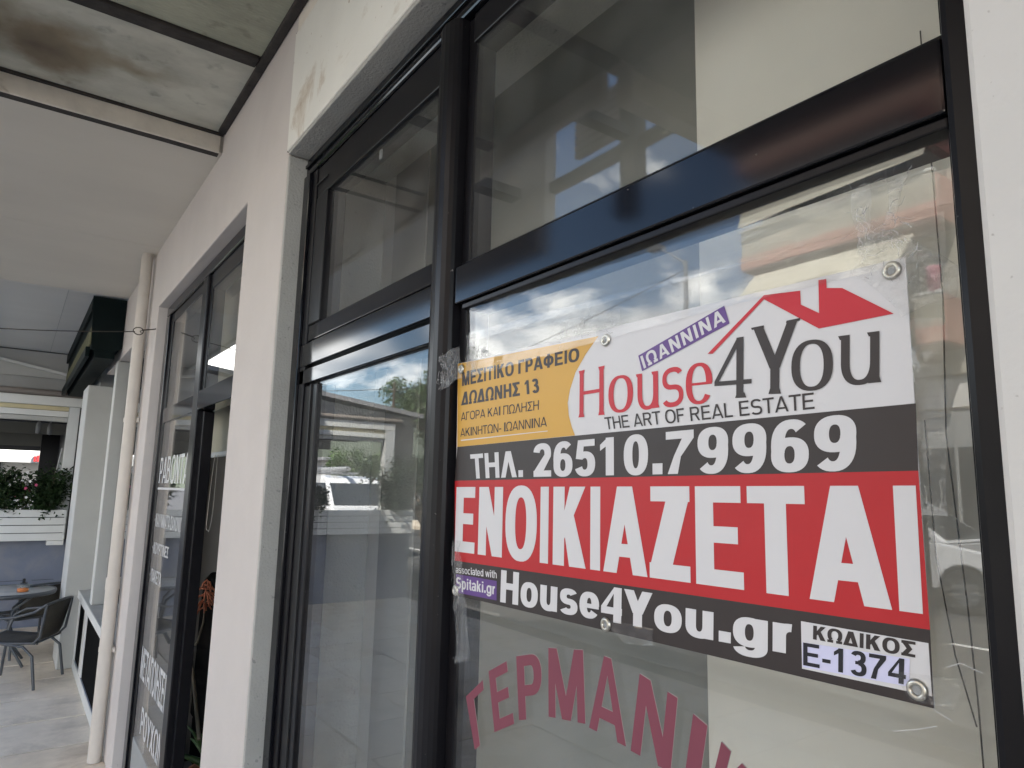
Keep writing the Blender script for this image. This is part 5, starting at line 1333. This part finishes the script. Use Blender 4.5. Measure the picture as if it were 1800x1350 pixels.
mb = MB(); mb.tube([(-24, -10.2, -.12), (-24, -10.2, 5.6)], [.07, .05], 10); mb.build('pole', 'bark', WP)
bx('bracket', 'lamp_grey', -24.03, -23.97, -10.4, -10.0, 5.3, 5.34, WP)
def sag(a, b, s, r=.012, name='overhead_wire', label=None):
    mb = MB(); a = Vector(a); b = Vector(b)
    mb.tube([a.lerp(b, i / 16) - Vector((0, 0, s * 4 * (i / 16) * (1 - i / 16))) for i in range(17)], r, 5)
    o = mb.build(name, 'wire'); tag(o, label, 'wire', 'overhead wires across the street'); return o
sag((-24, -10.05, 5.35), (-31, -4.2, 5.9), .25, label='overhead wire running from the wooden pole towards the cafe roof')
sag((-24, -10.35, 5.35), (-7.87, -8.0, 5.6), .35, label='overhead wire from the wooden pole to the nearer street lamp')

# steel pergola frame hung outside the canopy edge
PG = thing('steel_bracket_frame', 'dark steel frame with a louvre panel rising outside the canopy edge', 'steel frame', (-2.4, -1.0, 3.2))
def rv(px, z): return px
bx('post', 'steel_frame', -2.373, -2.268, -1.04, -.96, 2.98, 3.90, PG)
bx('rail', 'steel_frame', -2.970, -2.376, -1.03, -.98, 3.345, 3.405, PG)
bx('rail', 'steel_frame', -2.265, -1.70, -1.03, -.98, 3.345, 3.400, PG)
mb = MB(); mb.prism([(-2.96, 3.89), (-2.376, 3.42), (-2.376, 3.48), (-2.96, 3.95)], 'y', -1.02, -.97); mb.build('rail', 'steel_frame', PG)
for k in range(7):
    bx('louvre', 'render_white', -2.80, -2.376, -1.06, -1.022, 3.50 + k * .045, 3.526 + k * .045, PG)
bx('hanger', 'steel_frame', -2.36, -2.29, -.955, -.302, 3.40, 3.45, PG)
bx('side_board', 'upper_wall', -9.5, -2.975, -1.03, -.95, 2.98, 3.95, PG)  # added board, lengthened to block sky mirrored in the upper sash
bx('hanger', 'steel_frame', -3.3, -3.2, -.945, -.302, 3.38, 3.44, PG)

# ---------------------------------------------------------------- trees
def tree(name, label, x, y, h, rad, n, mt, seed, leaf=.16, trunk_h=.38, squash=1.0, group='trees along the street'):
    P = thing(name, label, 'tree', (x, y, -.12), group)
    r_ = random.Random(seed)
    tm = MB(); base = Vector((x, y, -.12)); th = h * trunk_h
    tm.tube([base, base + Vector((.05, .03, th * .6)), base + Vector((.02, -.05, th))], [h * .035, h * .026, h * .022], 10)
    tips = []
    for k in range(9):
        a = k * .7 + r_.uniform(0, .5); e = r_.uniform(.35, 1.3)
        p0 = base + Vector((0, 0, th * r_.uniform(.8, 1)))
        L_ = (h - th) * r_.uniform(.6, .95)
        p1 = p0 + Vector((math.cos(a) * math.cos(e) * rad * .5, math.sin(a) * math.cos(e) * rad * .5, L_ * .45))
        p2 = p0 + Vector((math.cos(a) * math.cos(e) * rad, math.sin(a) * math.cos(e) * rad, L_ * .9 * math.sin(e) + .2))
        tm.tube([p0, p1, p2], [h * .016, h * .010, h * .003], 6); tips.append((p0, p1, p2))
        for j in range(3):
            q = p1.lerp(p2, r_.uniform(0, .7)); w = q + Vector((r_.gauss(0, .4), r_.gauss(0, .4), r_.uniform(.1, .6))) * rad * .5
            tm.tube([q, w], [h * .006, h * .002], 5); tips.append((q, q.lerp(w, .5), w))
    tm.build('trunk', 'bark', P)
    clumps = []
    for (a, b, c_) in tips:
        for j in range(2):
            clumps.append((b.lerp(c_, r_.uniform(.3, 1.1)) + Vector((r_.gauss(0, .12), r_.gauss(0, .12), r_.gauss(0, .1))) * rad, rad * r_.uniform(.12, .26)))
    lm = MB()
    for k in range(n):
        c_, q = r_.choice(clumps)
        d = Vector((r_.gauss(0, 1), r_.gauss(0, 1), r_.gauss(0, .8) * squash)); d = d.normalized() * (r_.random() ** .45)
        p = c_ + d * q
        u = Vector((r_.gauss(0, 1), r_.gauss(0, 1), r_.gauss(0, .6))).normalized(); v = u.cross(Vector((r_.gauss(0, 1), r_.gauss(0, 1), r_.gauss(0, 1)))).normalized()
        s_ = leaf * r_.uniform(.6, 1.3)
        lm.add([p - u * s_ * .5, p + v * s_ * .28, p + u * s_ * .5, p - v * s_ * .28], [(0, 1, 2, 3)])
    o = lm.build('crown', mt, P); o['kind'] = 'stuff'
    return P
tree('locust_tree', 'tall light green tree behind the cafe roof in the door glass', -29, -15.3, 9.4, 2.9, 22000, 'leaf_light', 11, .15)
tree('locust_tree', 'second light green tree right of the tallest crown', -25.5, -15.8, 8.2, 2.6, 16000, 'leaf_green', 12, .15)
tree('locust_tree', 'tall dark green tree right behind the cafe roof edge', -38, -23, 10.5, 3.6, 14000, 'leaf_green', 21, .2)
tree('shrubby_tree', 'low green tree behind the roof racks of the vans', -37, -15, 4.6, 2.8, 6000, 'leaf_light', 22, .2, .2)
tree('shrubby_tree', 'dark low tree at the street end of the cafe enclosure', -12.5, -5.6, 3.4, 1.3, 5000, 'leaf_dark', 13, .10, .25)
tree('shrubby_tree', 'bushy green tree beside the parked vans', -22, -10.6, 3.6, 1.8, 5000, 'leaf_green', 14, .14, .22)
tree('shrubby_tree', 'broad green tree beyond the vans', -36, -8.4, 4.4, 2.6, 6000, 'leaf_green', 15, .18, .25)
tree('shrubby_tree', 'round green tree at the far end of the road', -45, -4.0, 5.0, 3.4, 6000, 'leaf_light', 16, .22, .25)

# ---------------------------------------------------------------- vehicles
def vehicle(name, label, cat, loc, rot, L_, W_, H_, kind, group=None, mt='car_white', rack=False):
    """local axes: +X forward, origin on the ground under the middle"""
    P = bpy.data.objects.new(name, None); link(P); tag(P, label, cat, group)
    hl_ = L_ / 2; gc = .22
    wr = .33 if kind == 'van' else .345
    wb = L_ * .30
    if kind == 'van':
        body = [(-hl_, gc), (-hl_ + .02, 1.0), (-hl_ + .06, H_ * .60), (hl_ - .95, H_ * .60), (hl_ - .18, H_ * .50), (hl_, H_ * .40), (hl_, gc)]
        roof = [(-hl_ + .06, H_ * .60), (-hl_ + .14, H_ - .08), (-hl_ + .34, H_), (hl_ - 1.95, H_), (hl_ - 1.65, H_ - .07), (hl_ - .95, H_ * .60)]
        glassz = (H_ * .62, H_ * .90)
    else:
        body = [(-hl_, gc + .1), (-hl_ - .02, .75), (-hl_ + .06, H_ * .66), (hl_ - 1.15, H_ * .64), (hl_ - .35, H_ * .56), (hl_ - .05, H_ * .44), (hl_, gc + .1)]
        roof = [(-hl_ + .06, H_ * .66), (-hl_ + .42, H_ - .06), (-hl_ + .85, H_), (hl_ - 2.15, H_ - .01), (hl_ - 1.75, H_ - .10), (hl_ - 1.05, H_ * .64)]
        glassz = (H_ * .67, H_ * .94)
    # lower body with wheel arches cut into the outline
    def arch_cut(poly):
        out_ = poly[:]
        low = []
        for cx_ in (hl_ - (hl_ - wb) , -wb):
            for k in range(9):
                a = math.pi * k / 8
                low.append((cx_ + (wr + .055) * math.cos(a), max(gc, wr + (wr + .055) * math.sin(a))))
        return out_ + low
    poly = arch_cut(body)
    mb = MB(); mb.prism(poly, 'y', -W_ / 2, W_ / 2)
    # taper the sides slightly towards the top
    mb.v = [(x, y * (1 - .05 * max(0, (z - .6)) / H_), z) for x, y, z in mb.v]
    o = mb.build('body', mt, P, .04, rel=False, seg=3)
    mb = MB(); n_ = len(roof)
    lo, hi = W_ / 2 * .955, W_ / 2 * (.86 if kind == 'van' else .80)
    vs = []
    for s in (-1, 1):
        for (x, z) in roof:
            t = (z - roof[0][1]) / (H_ - roof[0][1]); vs.append((x, s * (lo + (hi - lo) * t), z - .003))
    fs = [tuple(range(n_)), tuple(range(n_, 2 * n_))[::-1]] + [(i, n_ + i, n_ + i + 1, i + 1) for i in range(n_ - 1)] + [(n_ - 1, 2 * n_ - 1, n_, 0)]
    mb.add(vs, fs); mb.build('cabin', mt, P, .035, rel=False, seg=3)
    # glazing laid just proud of the cabin sides
    def side_x(z, front):
        pts = roof[3:] if front else roof[:3]
        for i in range(len(pts) - 1):
            a, b = pts[i], pts[i + 1]
            if min(a[1], b[1]) <= z <= max(a[1], b[1]) and a[1] != b[1]:
                return a[0] + (b[0] - a[0]) * (z - a[1]) / (b[1] - a[1])
        return pts[-1][0] if front else pts[0][0]
    z0, z1 = glassz
    def half(z):
        t = (z - roof[0][1]) / (H_ - roof[0][1]); return lo + (hi - lo) * t
    for s in (-1, 1):
        xf0, xf1, xr0, xr1 = side_x(z0, 1) - .14, side_x(z1, 1) - .08, side_x(z0, 0) + .10, side_x(z1, 0) + .10
        cuts = [0, .38, .72, 1] if kind != 'van' else [0.42, .70, 1]
        for i in range(len(cuts) - 1):
            a, b = cuts[i] + .012, cuts[i + 1] - .012
            q = [(xr0 + (xf0 - xr0) * a, s * (half(z0) + .004), z0), (xr0 + (xf0 - xr0) * b, s * (half(z0) + .004), z0), (xr1 + (xf1 - xr1) * b, s * (half(z1) + .004), z1), (xr1 + (xf1 - xr1) * a, s * (half(z1) + .004), z1)]
            g_ = MB(); q2 = [(x, y - s * .02, z) for x, y, z in q]
            g_.add(q + q2, [(0, 1, 2, 3), (7, 6, 5, 4)] + [(j, (j + 1) % 4, 4 + (j + 1) % 4, 4 + j) for j in range(4)]); g_.build('side_window', 'car_glass', P, rel=False)
    for front in (1, 0):
        xa, xb = side_x(z0 , front), side_x(z1, front); e = .006 if front else -.006
        q = [(xa + e, -half(z0) * .90, z0), (xa + e, half(z0) * .90, z0), (xb + e, half(z1) * .90, z1), (xb + e, -half(z1) * .90, z1)]
        q2 = [(x - e * 4, y, z) for x, y, z in q]
        g_ = MB(); g_.add(q + q2, [(0, 1, 2, 3), (7, 6, 5, 4)] + [(j, (j + 1) % 4, 4 + (j + 1) % 4, 4 + j) for j in range(4)]); g_.build('windscreen' if front else 'rear_window', 'car_glass', P, rel=False)
    for cx_ in (wb, -wb):
        for s in (-1, 1):
            yo = s * (W_ / 2 - .10)
            w_ = MB(); n_ = 28
            prof = [(wr * .60, -.10), (wr * .92, -.10), (wr, -.07), (wr, .07), (wr * .92, .10), (wr * .60, .10)]
            vs = []; fs = []
            for (rr, dy) in prof:
                for k in range(n_):
                    a = 2 * math.pi * k / n_; vs.append((cx_ + rr * math.cos(a), yo + dy, wr + rr * math.sin(a)))
            for i in range(len(prof) - 1):
                for k in range(n_): fs.append((i * n_ + k, i * n_ + (k + 1) % n_, (i + 1) * n_ + (k + 1) % n_, (i + 1) * n_ + k))
            w_.add(vs, fs, True); wo = w_.build('wheel', 'tyre', P, rel=False)
            rm = MB(); yf = yo + s * .085
            for k in range(7):
                a = 2 * math.pi * k / 7; da = .17
                rm.add([(cx_ + .03 * math.cos(a - .8), yf, wr + .03 * math.sin(a - .8)), (cx_ + wr * .62 * math.cos(a - da), yf, wr + wr * .62 * math.sin(a - da)), (cx_ + wr * .62 * math.cos(a + da), yf, wr + wr * .62 * math.sin(a + da)), (cx_ + .03 * math.cos(a + .8), yf, wr + .03 * math.sin(a + .8))], [(0, 1, 2, 3)])
            rm.add([(cx_ + wr * .62 * math.cos(2 * math.pi * k / n_), yf - s * .04, wr + wr * .62 * math.sin(2 * math.pi * k / n_)) for k in range(n_)], [tuple(range(n_))])
            ri = rm.build('rim', 'alloy', wo, rel=False)
    bb = MB(); bb.box(hl_ - .04, hl_ + .05, -W_ / 2 * .94, W_ / 2 * .94, gc + .02, gc + .22); bb.build('bumper', 'black_plastic' if kind == 'van' else mt, P, .02, rel=False)
    bb = MB(); bb.box(-hl_ - .05, -hl_ + .04, -W_ / 2 * .94, W_ / 2 * .94, gc + .06, gc + .28); bb.build('bumper', 'black_plastic' if kind == 'van' else mt, P, .02, rel=False)
    for s in (-1, 1):
        zz = H_ * (.36 if kind == 'van' else .47)
        bb = MB(); bb.box(hl_ - .20, hl_ + .012, s * W_ / 2 * .72 - .13, s * W_ / 2 * .72 + .13, zz, zz + .16); bb.build('headlight', 'headlight', P, .02, rel=False)
        bb = MB(); bb.box(side_x(z0, 1) - .45, side_x(z0, 1) - .30, s * (W_ / 2 + .02), s * (W_ / 2 + .16), z0 - .02, z0 + .13); bb.build('mirror', mt, P, .02, rel=False)
    bb = MB(); bb.box(hl_ + .001, hl_ + .02, -W_ * .26, W_ * .26, gc + .24, gc + .40); bb.build('grille', 'black_plastic', P, rel=False)
    if rack:
        for xx in (-1.2, 0, .5):
            bb = MB(); bb.tube([(xx, -W_ / 2 * .86, H_ + .07), (xx, W_ / 2 * .86, H_ + .07)], .02, 6); bb.build('roof_bar', 'lamp_grey', P, rel=False)
        bb = MB(); bb.tube([(-1.8, .3, H_ + .17), (.9, .3, H_ + .17)], .07, 10); bb.build('roof_tube', 'lamp_grey', P, rel=False)
    P.location = loc; P.rotation_euler = (0, 0, rot)
    return P
vehicle('parked_van', 'white van with roof bars parked nearest the cafe, mirrored in the door glass', 'van', (-18.3, -6.1, -.12), R(0), 4.5, 1.80, 2.02, 'van', 'white vans parked past the cafe', rack=True)
vehicle('parked_van', 'white van parked behind the first, half hidden by planter leaves', 'van', (-19.4, -4.02, -.12), R(3), 4.5, 1.75, 1.98, 'van', 'white vans parked past the cafe')
vehicle('parked_car', 'white hatchback at the far kerb, its wheel mirrored right of the banner', 'car', (-6.05, -11.55, -.12), 0, 4.25, 1.8, 1.66, 'car')
vehicle('parked_car', 'white car parked by the shrubs at the right edge of the door glass', 'car', (-15.5, -9.6, -.12), R(180), 4.1, 1.75, 1.5, 'car')
